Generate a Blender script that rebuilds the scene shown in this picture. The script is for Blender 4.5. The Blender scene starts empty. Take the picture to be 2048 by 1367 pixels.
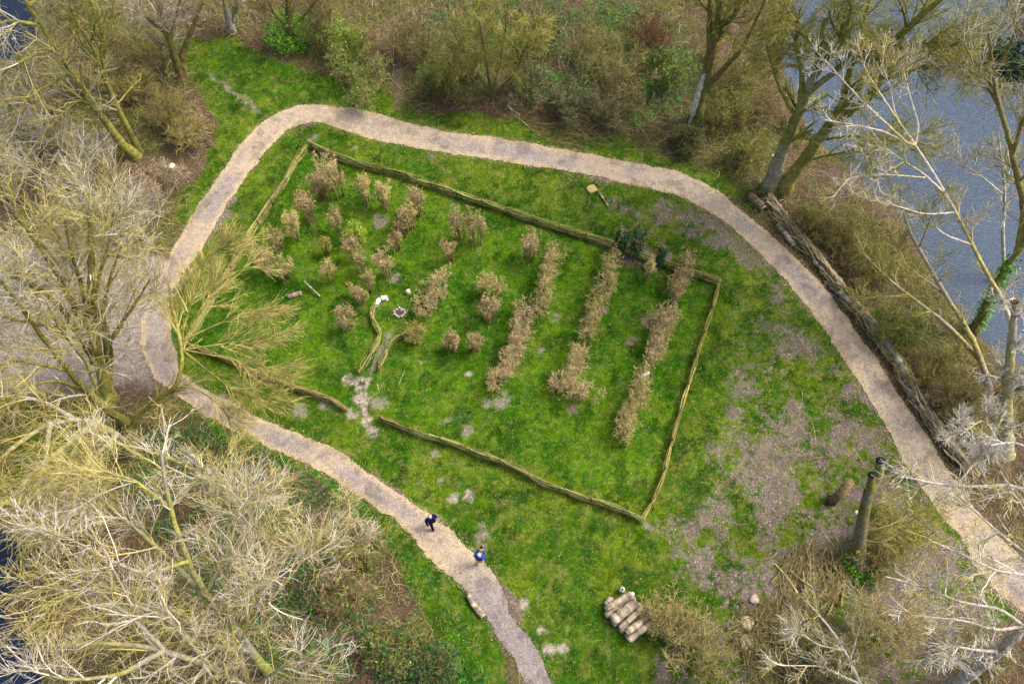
import bpy, math
import numpy as np
S=bpy.context.scene
# ---------------- camera, world, sun, exposure ----------------
CAM_H=38.0; FPX=1600.0; TILT=math.radians(27.0)
cd=bpy.data.cameras.new("camera"); cam=bpy.data.objects.new("camera",cd); S.collection.objects.link(cam)
cam.location=(0,0,CAM_H); cam.rotation_euler=(TILT,0,0)
cd.sensor_width=36; cd.lens=36*FPX/2048; cd.clip_end=3000; S.camera=cam
SUN_EL=math.radians(54); SUN_AZ=math.radians(72)      # azimuth measured clockwise from +Y
w=bpy.data.worlds.new("World"); S.world=w; w.use_nodes=True
nt=w.node_tree; bg=nt.nodes['Background']; sky=nt.nodes.new('ShaderNodeTexSky')
sky.sky_type='NISHITA'; sky.sun_disc=False; sky.sun_elevation=SUN_EL; sky.sun_rotation=SUN_AZ
sky.air_density=1.0; sky.dust_density=7.0; sky.ozone_density=0.3
nt.links.new(sky.outputs[0],bg.inputs[0]); bg.inputs[1].default_value=0.15
sd=bpy.data.lights.new("sun",'SUN'); sd.energy=1.7; sd.angle=math.radians(20); sd.color=(1,.93,.80)
so=bpy.data.objects.new("sun",sd); S.collection.objects.link(so)
so.rotation_euler=(math.pi/2-SUN_EL,0,math.pi-SUN_AZ)
S.view_settings.view_transform='Standard'; S.view_settings.look='None'; S.view_settings.exposure=0.8; S.view_settings.gamma=1
S.cycles.max_bounces=6; S.cycles.diffuse_bounces=3

# ---------------- helpers ----------------
A=np.array
rng=np.random.default_rng(7)
ct,st=math.cos(TILT),math.sin(TILT)
def rays(x,y):
    a=(np.asarray(x,float)-1024)/FPX; b=-(np.asarray(y,float)-683.5)/FPX
    return np.stack([a,st+b*ct,-ct+b*st],-1)
def P(x,y,h=0.0):                    # photo pixel + height -> point in the place
    d=rays(x,y); s=(np.asarray(h)-CAM_H)/d[...,2]
    return d*s[...,None]+A([0,0,CAM_H])
def pix(X,Y,Z=0.0):
    Z=np.asarray(Z)-CAM_H
    dep=Y*st-Z*ct; dep=np.maximum(dep,.5); u=Y*ct+Z*st
    return 1024+FPX*X/dep, 683.5-FPX*u/dep
def up(g,x,y):                       # height of the point on the pixel's ray nearest the vertical over g
    d=rays(x,y); s=(g[0]*d[0]+g[1]*d[1])/(d[0]**2+d[1]**2); return max(0.,CAM_H+s*d[2])
def h2(i,j,seed):
    n=(i.astype(np.int64)*374761393+j.astype(np.int64)*668265263+seed*1442695041)&0x7fffffff
    n=((n^(n>>13))*1274126177)&0x7fffffff; return ((n^(n>>16))&0xffff)/65535.
def vn(x,y,seed=0):
    i=np.floor(x);j=np.floor(y);u=x-i;v=y-j;u=u*u*(3-2*u);v=v*v*(3-2*v)
    return (h2(i,j,seed)*(1-u)+h2(i+1,j,seed)*u)*(1-v)+(h2(i,j+1,seed)*(1-u)+h2(i+1,j+1,seed)*u)*v
def fbm(x,y,f,o=4,seed=0):
    r=0;a=.5;t=0
    for k in range(o): r=r+a*vn(x*f+17*k,y*f-9*k,seed+k); t+=a; a*=.55; f*=2.03
    return r/t
def sdist(px,py,poly):               # signed distance, positive inside
    poly=A(poly,float); q=np.roll(poly,-1,0); best=np.full(px.shape,1e18); ins=np.zeros(px.shape,bool)
    for a,b in zip(poly,q):
        e=b-a; l=e@e+1e-9; t=np.clip(((px-a[0])*e[0]+(py-a[1])*e[1])/l,0,1)
        best=np.minimum(best,(px-a[0]-t*e[0])**2+(py-a[1]-t*e[1])**2)
        c=((a[1]>py)!=(b[1]>py)); xx=a[0]+(py-a[1])*e[0]/(e[1] if abs(e[1])>1e-9 else 1e-9); ins^=c&(px<xx)
    return np.where(ins,1,-1)*np.sqrt(best)
def ldist(px,py,line):
    best=np.full(px.shape,1e18); line=A(line,float)
    for a,b in zip(line[:-1],line[1:]):
        e=b-a; t=np.clip(((px-a[0])*e[0]+(py-a[1])*e[1])/(e@e+1e-9),0,1)
        best=np.minimum(best,(px-a[0]-t*e[0])**2+(py-a[1]-t*e[1])**2)
    return np.sqrt(best)
def sm(x): x=np.clip(x,0,1); return x*x*(3-2*x)
def nrm(v): return v/np.maximum(np.linalg.norm(v,axis=-1,keepdims=True),1e-9)
def lin(c): c=A(c,float)/255; return np.where(c<.04045,c/12.92,((c+.055)/1.055)**2.4)

class MB:
    def __init__(s): s.v=[];s.c=[];s.f=[];s.n=0
    def add(s,v,f,c):
        v=np.asarray(v,float).reshape(-1,3); c=np.broadcast_to(np.asarray(c,float),(len(v),3))
        f=np.asarray(f,int); s.v.append(v);s.c.append(c);s.f.append(f+s.n);s.n+=len(v); return s
    def tube(s,p,r,c,sides=3,cap=False):
        p=np.asarray(p,float); r=np.asarray(r,float); N,K,_=p.shape
        t=nrm(np.gradient(p,axis=1)); m=nrm(p[:,-1]-p[:,0]); ref=np.where(np.abs(m[:,2:3])<.8,A([[0,0,1.]]),A([[1.,0,0]]))
        ref=nrm(np.cross(m,ref))[:,None,:]; u=nrm(ref-(ref*t).sum(-1,keepdims=True)*t); v=np.cross(t,u)
        a=np.linspace(0,2*np.pi,sides,endpoint=False)
        V=p[:,:,None,:]+r[:,:,None,None]*(u[:,:,None,:]*np.cos(a)[None,None,:,None]+v[:,:,None,:]*np.sin(a)[None,None,:,None])
        idx=np.arange(N*K*sides).reshape(N,K,sides); n=np.roll(idx,-1,2)
        F=np.stack([idx[:,:-1],n[:,:-1],n[:,1:],idx[:,1:]],-1).reshape(-1,4)
        c=np.asarray(c,float)
        if c.ndim==2: c=c[:,None,:]
        if c.ndim==3: c=np.broadcast_to(c[:,:,None,:] ,(N,K,sides,3)).reshape(-1,3)
        s.add(V,F,c)
        if cap:
            b=s.n-N*K*sides
            for k in (0,K-1):
                ring=idx[:,k]-0
                s.f.append((ring if k else ring[:,::-1])+b)
        return s
    def build(s,name,mat,parent=None,smooth=False):
        me=bpy.data.meshes.new(name); V=np.concatenate(s.v); me.vertices.add(len(V)); me.vertices.foreach_set('co',V.astype(np.float32).ravel())
        L=np.concatenate([f.ravel() for f in s.f]); k=np.concatenate([np.full(len(f),f.shape[1]) for f in s.f])
        me.loops.add(len(L)); me.loops.foreach_set('vertex_index',L.astype(np.int32))
        me.polygons.add(len(k)); me.polygons.foreach_set('loop_start',np.concatenate([[0],np.cumsum(k)[:-1]]).astype(np.int32))
        if smooth: me.polygons.foreach_set('use_smooth',np.ones(len(k),bool))
        ca=me.color_attributes.new('Col','FLOAT_COLOR','POINT'); C=np.concatenate(s.c)
        ca.data.foreach_set('color',np.hstack([C,np.ones((len(C),1))]).astype(np.float32).ravel())
        me.update(calc_edges=True); me.materials.append(mat)
        o=bpy.data.objects.new(name,me); S.collection.objects.link(o)
        if parent: o.parent=parent; o.matrix_parent_inverse=parent.matrix_world.inverted()
        return o
def tag(o,label=None,cat=None,group=None,kind=None):
    for k,v in (('label',label),('category',cat),('group',group),('kind',kind)):
        if v: o[k]=v
    return o
def empty(name,loc,label,cat,group=None):
    o=bpy.data.objects.new(name,None); S.collection.objects.link(o); o.location=[float(q) for q in loc]; o.empty_display_size=.3
    o.matrix_world.translation=o.location
    return tag(o,label,cat,group)

def material(name,rough=.9,n1=9.,n2=60.,amp=.45,bump=.4,bd=.02,spec=.04):
    m=bpy.data.materials.new(name); m.use_nodes=True; T=m.node_tree; b=T.nodes['Principled BSDF']; L=T.links.new
    at=T.nodes.new('ShaderNodeAttribute'); at.attribute_name='Col'
    g=T.nodes.new('ShaderNodeNewGeometry')
    a=T.nodes.new('ShaderNodeTexNoise'); a.inputs['Scale'].default_value=n1; a.inputs['Detail'].default_value=5; L(g.outputs['Position'],a.inputs['Vector'])
    c=T.nodes.new('ShaderNodeTexNoise'); c.inputs['Scale'].default_value=n2; c.inputs['Detail'].default_value=3; L(g.outputs['Position'],c.inputs['Vector'])
    add=T.nodes.new('ShaderNodeMath'); add.operation='ADD'; L(a.outputs[0],add.inputs[0]); L(c.outputs[0],add.inputs[1])
    mr=T.nodes.new('ShaderNodeMapRange'); mr.inputs[1].default_value=.65; mr.inputs[2].default_value=1.35; mr.inputs[3].default_value=1-amp; mr.inputs[4].default_value=1+amp; L(add.outputs[0],mr.inputs[0])
    mx=T.nodes.new('ShaderNodeVectorMath'); mx.operation='SCALE'; L(at.outputs['Color'],mx.inputs[0]); L(mr.outputs[0],mx.inputs['Scale']); L(mx.outputs[0],b.inputs['Base Color'])
    b.inputs['Roughness'].default_value=rough; b.inputs['Specular IOR Level'].default_value=spec
    if bump:
        bp=T.nodes.new('ShaderNodeBump'); bp.inputs['Strength'].default_value=bump; bp.inputs['Distance'].default_value=bd; L(add.outputs[0],bp.inputs['Height']); L(bp.outputs[0],b.inputs['Normal'])
    return m
M_ground=material('ground_earth',.95,7,38,.55,.9,.05)
M_path=material('wood_chip_path',.95,11,45,.5,.8,.03)
M_twig=material('twig_bark',.85,3,25,.35,0)
M_bark=material('trunk_bark',.85,5,34,.7,1.,.04)
M_leaf=material('leaf',.65,2,20,.35,0,spec=.1)
M_wood=material('cut_wood',.8,12,60,.25,.3,.01)
M_cloth=material('cloth',.85,10,60,.12,.2,.01)
M_stone=material('stone',.9,6,40,.3,.6,.02)

# ---------------- layout traced on the ground ----------------
OUT=[(1130,1520),(1085,1430),(1050,1367),(1026,1310),(985,1259),(971,1225),(934,1180),(903,1153),(862,1119),(828,1078),(787,1037),(718,992),(650,944),(547,898),(478,867),(410,829),(349,786),(312,758),(294,723),(284,689),(284,641),(301,587),(328,539),(345,498),(369,455),(403,403),(441,349),(472,301),(513,253),(554,226),(598,210),(650,210),(735,222),(804,243),(889,263),(958,270),(1060,287),(1163,304),(1265,325),(1348,340),(1399,362),(1451,393),(1492,431),(1539,466),(1587,512),(1638,563),(1683,621),(1710,662),(1758,723),(1792,785),(1826,833),(1854,870),(1881,915),(1912,968),(1946,1013),(1997,1071),(2048,1119),(2200,1290),(2500,1620),(2800,1960)]
INN=[(1210,1520),(1150,1430),(1105,1367),(1087,1327),(1060,1276),(1022,1235),(1009,1190),(992,1153),(947,1105),(889,1050),(841,1016),(797,989),(752,958),(683,905),(598,867),(513,833),(444,795),(384,766),(362,745),(355,717),(342,672),(338,621),(345,580),(369,542),(403,498),(424,460),(454,410),(492,355),(533,301),(574,260),(615,244),(650,246),(735,277),(821,294),(906,308),(992,321),(1094,335),(1197,352),(1282,373),(1348,388),(1399,414),(1451,444),(1474,462),(1519,508),(1560,546),(1587,580),(1621,621),(1656,669),(1690,723),(1717,764),(1748,812),(1779,860),(1801,912),(1837,968),(1871,1013),(1922,1071),(1953,1132),(2004,1190),(2048,1228),(2160,1370),(2430,1680),(2720,2020)]
def gxy(pts,h=0.): a=A(pts,float); return P(a[:,0],a[:,1],h)[:,:2]
def resample(p,n):
    p=A(p,float); d=np.r_[0,np.cumsum(np.linalg.norm(np.diff(p,axis=0),axis=1))]; t=np.linspace(0,d[-1],n)
    # smooth resample (Catmull-like by double pass)
    q=np.stack([np.interp(t,d,p[:,k]) for k in range(p.shape[1])],1)
    return q
def smooth(q,it=2):
    for _ in range(it): q[1:-1]=(q[:-2]+2*q[1:-1]+q[2:])/4
    return q
WZ=-.35
RIVER=gxy([(1560,-150),(1590,60),(1575,130),(1600,200),(1630,270),(1700,320),(1760,390),(1800,430),(1850,490),(1870,550),(1925,610),(1960,665),(2048,730),(2300,880),(2900,900),(2700,250),(2200,150),(2060,110),(2010,50),(1970,-150)],WZ)
LAKE=gxy([(-900,760),(-100,960),(20,1010),(62,1090),(40,1180),(10,1240),(60,1300),(80,1367),(120,1500),(200,1900),(-900,1900)],WZ)
LAKE2=gxy([(-600,-250),(40,-120),(62,20),(60,70),(20,115),(-60,130),(-600,240)],WZ)
def gh(X,Y):
    z=.10*(fbm(X,Y,.35,2,3)-.5)
    for w_ in (RIVER,LAKE,LAKE2):
        d=sdist(X,Y,w_); z=z-np.where(d>-1.6,.38*sm((d+1.6)/1.6)+1.1*sm(d/2.5),0)
    return z
OUTg,INNg=gxy(OUT),gxy(INN)
ROAD=np.vstack([OUTg,INNg[::-1]])
def smooth_poly(p): return p
G_LOOP=INN[7:-3]+[(1900,1367),(1105,1367)]
GRASS=[INN[7:-3]+[(1980,1250),(1700,1500),(1105,1500),(1040,1260)],
 [(375,85),(440,75),(520,105),(640,160),(760,190),(860,235),(600,215),(520,240),(440,350),(400,420),(360,460),(350,430),(420,330),(435,230),(395,190),(365,130)],
 [(760,185),(860,225),(960,225),(1100,245),(1300,290),(1440,345),(1500,420),(1440,400),(1300,340),(900,268),(720,225)],
 [(365,790),(470,850),(600,915),(700,975),(800,1040),(880,1120),(985,1250),(1060,1500),(930,1500),(880,1290),(830,1200),(790,1090),(700,1020),(640,950),(520,900),(430,860)],
 [(20,880),(110,860),(180,900),(100,960),(20,950)]]
LITTER=[([(1495,610),(1600,640),(1700,740),(1790,880),(1850,990),(1980,1150),(1990,1400),(1700,1400),(1520,1240),(1330,1130),(1300,1060),(1400,1000),(1430,850),(1470,700)],.66),
 ([(1190,385),(1330,400),(1440,430),(1540,530),(1620,630),(1560,610),(1450,510),(1290,450),(1230,430)],.66),
 ([(1330,1230),(1480,1180),(1700,1250),(1700,1450),(1290,1450)],.75),
 ([(1560,1000),(1800,950),(1950,1130),(2000,1450),(1520,1450),(1480,1200)],.6)]
BARE=[(905,995,13,0),(938,990,14,0),(1049,1205,13,0),(1086,1259,12,0),(1100,1300,14,0),(1124,1296,14,0),(1110,633,13,1),(1003,799,17,1),(975,806,12,1),(1300,1052,13,1),(626,278,10,1),(709,295,6,1),(1146,822,17,2),(800,623,13,1),(1280,505,22,2),(1265,520,26,2),(1320,520,26,2),(1210,618,10,2),(1065,500,8,2),(725,800,20,0),(705,825,14,0),(735,840,14,0),(745,865,12,0),(722,770,18,0),(700,760,14,0),(760,805,22,1),(965,1068,18,1),(880,960,10,1),(1080,700,8,1),(650,810,16,1),(600,820,18,1),(760,440,18,1),(1290,640,12,2),(1265,680,14,2),(935,745,8,0),(835,725,6,0),(790,560,14,1),(935,860,14,1),(870,905,12,1)]
LINES=[([(738,755),(750,725),(766,690),(778,668)],15,1),([(722,790),(735,760)],14,0),([(720,800),(745,865)],18,0),([(420,150),(450,172),(480,195)],9,1),([(800,215),(797,170),(790,110),(770,60)],24,2),([(955,1110),(965,1050)],22,1),([(880,845),(940,830)],7,1),([(490,200),(520,225)],12,1),([(860,985),(840,960)],8,1)]
def fields(X,Y):
    """grass amount, woodland amount, bare kind weights at ground points"""
    px,py=pix(X,Y); jx=px+30*(fbm(X,Y,.7,3,11)-.5)*2; jy=py+24*(fbm(X,Y,.7,3,12)-.5)*2
    far=(px<-400)|(px>2500)|(py<-400)|(py>1900)
    g=np.zeros(X.shape)
    for p in GRASS: g=np.maximum(g,sm(sdist(jx,jy,p)/26+.6))
    n=fbm(X,Y,.9,4,21); n2=fbm(X,Y,3.2,3,31)
    k=sm((n*.5+fbm(X,Y,5.,4,33)*.5-.40)/.22)
    for p,a in LITTER: g=g*(1-a*sm(sdist(jx,jy,p)/40+.5)*(1-.75*k))
    g=g*(.80+.20*sm((n2*.5+n*.5-.36)/.2))
    b0=np.zeros(X.shape);b1=b0.copy();b2=b0.copy();B=[b0,b1,b2]
    qx=px+8*(fbm(X,Y,2.5,3,41)-.5)*2;qy=py+8*(fbm(X,Y,2.5,3,42)-.5)*2
    for x,y,r,t in BARE: B[t][:]=np.maximum(B[t],sm((r*1.15-np.hypot(qx-x,(qy-y)*1.1))/(r*.5)))
    for l,wd,t in LINES: B[t][:]=np.maximum(B[t],sm((wd*.62-ldist(qx,qy,l))/(wd*.4)))
    dirt=sm(sdist(jx,jy,[(-200,500),(120,470),(250,480),(330,520),(300,600),(290,700),(310,760),(200,790),(60,790),(-200,820)])/40+.5)
    return g*(1-np.maximum(np.maximum(b0*.7,b1*.5),b2*.7)*sm((n2-.25)/.3))*(1-dirt*.9),B,dirt,n,n2,px,py
C_G1=A([.046,.114,.004]);C_G2=A([.094,.158,.007]);C_G3=A([.18,.20,.04]);C_G0=A([.022,.072,.006])
C_LIT=A([.185,.148,.132]);C_WOOD=A([.105,.075,.05]);C_OLI=A([.085,.095,.025]);C_B=[A([.42,.38,.32]),A([.27,.24,.22]),A([.17,.12,.115])]
def grasscol(X,Y,n):
    a=sm((fbm(X,Y,.45,4,51)-.38)/.25)[...,None]; b=sm((fbm(X,Y,1.6,3,52)-.50)/.22)[...,None]; d=sm((fbm(X,Y,1.1,3,57)-.56)/.14)[...,None]
    px,py=pix(X,Y); inside=sm(sdist(px,py,[(611,300),(1430,565),(1290,1010),(380,690)])/30+.5)[...,None]; 
    c=C_G1*(1-a)+C_G2*a; c=c*(1-b*.34)+C_G3*b*.34; c=c*(1-d*.6)+C_G0*d*.6
    f=fbm(X,Y,5.5,3,58)[...,None]; e_=sm((fbm(X,Y,3.4,3,59)-.56)/.09)[...,None]; c=c*(.5+.92*f); c=c*(1-e_*.5)+A([.02,.085,.012])*e_*.5; w_=sm((fbm(X,Y,4.2,3,60)-.60)/.1)[...,None]; c=c*(1-w_*.35)+A([.24,.215,.08])*w_*.3
    return c*(A([.86,1.06,.8])*inside+A([1.08,1.06,1.1])*(1-inside))
def groundcol(X,Y):
    g,B,dirt,n,n2,px,py=fields(X,Y)
    wd=sm((fbm(X,Y,.30,4,61)-.42)/.2)[...,None]
    inside=sm(sdist(px,py,G_LOOP)/40+.5)[...,None]
    base=(C_WOOD*(1-wd*.7)+C_OLI*wd*.7)*(1-inside)+C_LIT*inside
    base=base*(1-dirt[...,None])+A([.27,.235,.22])*dirt[...,None]
    c=base*(.7+.6*n2[...,None]); G=grasscol(X,Y,n)*(.8+.4*n2[...,None]); g_=sm((g-.2)/.5)[...,None]; c=c*(1-g_)+G*g_
    for t in range(3): w_=(B[t]*(.75,.68,.75)[t]*sm((n2-.2)/.35))[...,None]; c=c*(1-w_)+C_B[t]*w_
    return c
# ---- ground sheet ----
def axis(a,b,s,lo,hi):
    far=lambda q: np.array([.4,1,2,4,8,15,30,60,120,260,600,1200])
    return np.unique(np.r_[a-far(0),np.arange(a,b,s),b+far(0)])
xs=axis(-36,37,.095,0,0); ys=axis(0,49,.095,0,0)
X,Y=np.meshgrid(xs,ys); Z=gh(X,Y)
ny,nx=X.shape; idx=np.arange(nx*ny).reshape(ny,nx)
m=MB(); m.add(np.stack([X,Y,Z],-1),np.stack([idx[:-1,:-1],idx[:-1,1:],idx[1:,1:],idx[1:,:-1]],-1).reshape(-1,4),groundcol(X,Y).reshape(-1,3))
tag(m.build('ground',M_ground,smooth=True),kind='structure')
# ---- path ----
n=1500; ol=smooth(resample(OUTg,n),6); il=smooth(resample(INNg,n),6)
# pair the two edges by nearest progress
tc=np.linspace(0,1,n)
jit=lambda a,sd_: (fbm(a[:,0],a[:,1],1.4,3,sd_)-.5)*.26+(fbm(a[:,0],a[:,1],9.,3,sd_+5)-.5)*.16
ctr=(ol+il)/2; dirn=nrm(np.gradient(ctr,axis=0)); 
# pair inner with nearest along index window
pairs=[]
for i in range(n):
    a=max(0,i-90);b=min(n,i+90); nb=il[a:b]; k=np.argmin(np.linalg.norm(nb-ol[i],axis=1)); pairs.append(a+k)
pairs=smooth(A(pairs,float),40); il2=np.stack([np.interp(pairs,np.arange(n),il[:,k]) for k in range(2)],1)
wv=nrm(il2-ol); ol=ol-wv*jit(ol,71)[:,None]; il2=il2+wv*jit(il2,72)[:,None]
q=np.linspace(0,1,26); PX=ol[:,None,:]*(1-q[None,:,None])+il2[:,None,:]*q[None,:,None]
edge=np.minimum(q,1-q)[None,:]*2
z=gh(PX[...,0],PX[...,1])+.016+.02*np.sqrt(edge)
def pathcol(x,y,e):
    ppx,ppy=pix(x,y); grey=sm((fbm(x,y,.35,3,81)-.45)/.2)*sm(e*1.6); low=sm((ppy-1110)/90)*sm((1200-ppx)/100)
    c1=A([.44,.36,.245]);c2=A([.345,.29,.24]);c3=A([.24,.215,.215])
    k=sm(e*1.5)[...,None]*.75; c=c1*(1-k)+c2*k; g_=np.maximum(grey*.75,low*.95)[...,None]; c=c*(1-g_)+c3*g_
    d_=sm((fbm(x,y,1.3,4,85)-.55)/.15)[...,None]*.28; return c*(1-d_)*(.78+.44*fbm(x,y,5,3,84)[...,None])
idx=np.arange(n*26).reshape(n,26)
m=MB().add(np.concatenate([PX,z[...,None]],-1),np.stack([idx[:-1,:-1],idx[1:,:-1],idx[1:,1:],idx[:-1,1:]],-1).reshape(-1,4),pathcol(PX[...,0],PX[...,1],np.broadcast_to(edge,z.shape)).reshape(-1,3))
tag(m.build('path',M_path,smooth=True),kind='structure')
# ---- water ----
def watermat(name,col,rough,sc):
    mm=bpy.data.materials.new(name); mm.use_nodes=True; T=mm.node_tree; b=T.nodes['Principled BSDF']; L=T.links.new
    g=T.nodes.new('ShaderNodeNewGeometry'); mp=T.nodes.new('ShaderNodeMapping'); mp.inputs['Rotation'].default_value=(0,0,math.radians(35)); mp.inputs['Scale'].default_value=(1,2.6,1); L(g.outputs['Position'],mp.inputs[0])
    a=T.nodes.new('ShaderNodeTexNoise'); a.inputs['Scale'].default_value=sc; a.inputs['Detail'].default_value=4; a.inputs['Distortion'].default_value=.6; L(mp.outputs[0],a.inputs[0])
    c=T.nodes.new('ShaderNodeTexNoise'); c.inputs['Scale'].default_value=.12; L(g.outputs['Position'],c.inputs[0])
    r=T.nodes.new('ShaderNodeValToRGB'); r.color_ramp.elements[0].position=.35; r.color_ramp.elements[1].position=.65
    r.color_ramp.elements[0].color=(*[q*.93 for q in col],1); r.color_ramp.elements[1].color=(*[q*1.05 for q in col],1); L(c.outputs[0],r.inputs[0]); L(r.outputs[0],b.inputs['Base Color'])
    bp=T.nodes.new('ShaderNodeBump'); bp.inputs['Strength'].default_value=1; bp.inputs['Distance'].default_value=.14; L(a.outputs[0],bp.inputs['Height']); L(bp.outputs[0],b.inputs['Normal'])
    b.inputs['Roughness'].default_value=rough; b.inputs['IOR'].default_value=1.33; b.inputs['Specular IOR Level'].default_value=.3
    return mm
def sheet(name,x0,x1,y0,y1,mt):
    m=MB(); m.add([(x0,y0,WZ),(x1,y0,WZ),(x1,y1,WZ),(x0,y1,WZ)],[[0,1,2,3]],(.1,.1,.1)); return tag(m.build(name,mt),kind='structure')
sheet('water',8,1200,6,1200,watermat('river_water',(.066,.096,.145),.22,5.))
sheet('water',-1200,-14,-1200,1200,watermat('lake_water',(.012,.022,.042),.08,2.2))

# ---------------- scattered stuff ----------------
def scatter(n,x0=-36,x1=37,y0=1,y1=49):
    x=rng.uniform(x0,x1,n);y=rng.uniform(y0,y1,n); px,py=pix(x,y); k=(px>-70)&(px<2120)&(py>-90)&(py<1440); return x[k],y[k],px[k],py[k]
def flakes(name,x,y,z,size,col,label,cat,tilt=.35,asp=.6,mat=None,kind='stuff'):
    N=len(x); a=rng.uniform(0,2*np.pi,N); s=size*rng.uniform(.6,1.4,N)
    u=np.stack([np.cos(a),np.sin(a),rng.normal(0,tilt,N)],-1)*s[:,None]; v=np.stack([-np.sin(a),np.cos(a),rng.normal(0,tilt,N)],-1)*(s*asp)[:,None]
    c=np.stack([x,y,z],-1); V=np.stack([c-u,c-v*.9,c+u,c+v],1)
    m=MB().add(V,np.arange(N*4).reshape(N,4),np.repeat(col,4,0)); return tag(m.build(name,mat or M_leaf),label,cat,kind=kind)
# grass blades
x,y,px,py=scatter(1150000); g,B,dirt,n_,n2,_,_=fields(x,y); rd=sdist(x,y,ROAD)
k=(rng.random(len(x))<g*.9)&(rd<.02+.22*rng.random(len(x))**3); x,y,n_=x[k],y[k],n_[k]; N=len(x)
z=gh(x,y); a=rng.uniform(0,2*np.pi,(N,2)); hh=rng.uniform(.03,.085,(N,2))*(.7+.9*n_[:,None]); ln=rng.uniform(.01,.075,(N,2))
tall=fbm(x,y,1.1,3,57)>.60; hh=hh*np.where(tall,1.6,1.)[:,None]
c0=np.stack([x,y,z-.005],-1)[:,None,:]+np.concatenate([rng.normal(0,.03,(N,2,2)),np.zeros((N,2,1))],-1)
ca,sa=np.cos(a),np.sin(a); wd=.011
V=np.stack([c0+np.stack([-sa*wd,ca*wd,0*a],-1),c0+np.stack([sa*wd,-ca*wd,0*a],-1),c0+np.stack([ca*ln,sa*ln,hh],-1)],2)
gc=grasscol(x,y,n_)*rng.uniform(.65,1.5,(N,1)); pale=rng.random(N)<.05; gc[pale]=A([.36,.34,.12])*rng.uniform(.7,1.2,(pale.sum(),1))
m=MB().add(V,np.arange(N*6).reshape(-1,3),np.repeat(gc*1.12,6,0)); tag(m.build('grass',M_leaf),'short bright green grass growing around the fenced plot and along the path','grass',kind='stuff')
# dead leaves and wood chips
x,y,px,py=scatter(520000); g,B,dirt,n_,n2,_,_=fields(x,y); rd=sdist(x,y,ROAD); inl=sdist(px,py,G_LOOP)>0
k=(rng.random(len(x))<np.clip(.72-g*.68,0,1)*np.where(inl,1,.8)*(1-.6*dirt))&((rd<0)|(rng.random(len(x))<.05))&(gh(x,y)>WZ); x,y,inl,n_=x[k],y[k],inl[k],n_[k]; N=len(x)
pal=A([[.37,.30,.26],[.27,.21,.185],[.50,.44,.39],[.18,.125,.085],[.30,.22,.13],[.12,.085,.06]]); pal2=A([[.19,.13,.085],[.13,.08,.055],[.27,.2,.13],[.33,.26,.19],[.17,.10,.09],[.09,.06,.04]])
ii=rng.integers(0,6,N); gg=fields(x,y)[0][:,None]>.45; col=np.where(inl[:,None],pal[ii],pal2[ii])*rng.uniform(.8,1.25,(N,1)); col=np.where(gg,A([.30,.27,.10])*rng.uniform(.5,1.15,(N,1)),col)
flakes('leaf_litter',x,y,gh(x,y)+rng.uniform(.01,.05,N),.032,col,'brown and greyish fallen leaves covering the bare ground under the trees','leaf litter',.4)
x,y,px,py=scatter(1300000); rd=sdist(x,y,ROAD); k=(rd>-.32)&(rng.random(len(x))<np.where(rd>0,np.where(rd<.4,.95,.55),np.exp(rd/.13)*.72)); x,y,rd=x[k],y[k],rd[k]; N=len(x)
e=np.clip(rd/1.1,0,1); col=pathcol(x,y,e)*rng.uniform(.45,1.7,(N,1))*A([1,.985,.95]); 
flakes('wood_chips',x,y,gh(x,y)+.03+rng.uniform(.0,.03,N),.025,col,'pale wood chips strewn over the curving path and its ragged edges','wood chips',.25,.5,M_wood)

# ---------------- woody things ----------------
def grow(Pp,R,n,ln,ang=(.5,1.0),K=4,wig=.18,up_=.1,t=(.2,1.),rf=.5,rmin=.006,out=None,bend=0.,ratio=.35):
    """children of every polyline in Pp: arrays (M,K,3),(M,K), parent index"""
    N,Kp,_=Pp.shape; par=np.repeat(np.arange(N),n); M=len(par)
    tt=rng.uniform(t[0],t[1],M)*(Kp-1)*.999; i=tt.astype(int); f=(tt-i)[:,None]
    p=Pp[par,i]*(1-f)+Pp[par,i+1]*f; r0=R[par,i]*(1-f[:,0])+R[par,i+1]*f[:,0]
    tg=nrm(Pp[par,i+1]-Pp[par,i]); rnd=rng.normal(size=(M,3)); pr=nrm(rnd-(rnd*tg).sum(-1,keepdims=True)*tg)
    a=rng.uniform(ang[0],ang[1],M)[:,None]; d=nrm(tg*np.cos(a)+pr*np.sin(a))
    if out is not None: d=nrm(d+out)
    L=rng.uniform(ln[0],ln[1],M)*(1.15-.5*tt/(Kp-1)); st_=(L/(K-1))[:,None]; side=rng.normal(0,bend,(M,3))
    pts=[p]
    for k in range(K-1):
        d=nrm(d+rng.normal(0,wig,(M,3))+side+A([0,0,up_])); p=p+d*st_; pts.append(p)
    rs=np.maximum(r0*rf,rmin); q=np.linspace(1,ratio,K)[None,:]
    return np.stack(pts,1),np.maximum(rs[:,None]*q,rmin*.7),par
def blotch(p,c1,c2,sc=1.5,seed=5,k=.45):
    v=sm((fbm(p[...,0]*sc+p[...,2]*sc*.7,p[...,1]*sc-p[...,2]*sc*.5,1.,3,seed)-.5+k/2)/k)[...,None]; return A(c1)*(1-v)+A(c2)*v
GREY=A([.36,.33,.28]);PINK=A([.55,.46,.39]);PALE=A([.55,.53,.47]);YEL=A([.30,.285,.075]);YEL2=A([.42,.37,.13]);OLIVE=A([.15,.155,.04]);BRN=A([.21,.155,.075]);TAN=A([.42,.33,.18]);DK=A([.12,.095,.06])
def limb(g,pts,K=12):
    q=[]
    for p_ in pts:
        h=p_[2] if len(p_)>2 else up(g,p_[0],p_[1]); q.append(P(p_[0],p_[1],h))
    d=smooth(resample(A(q),K*3),2)[::3]; d=np.vstack([d,q[-1]]) if len(d)<K+1 else d
    return resample(d,K)
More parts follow.
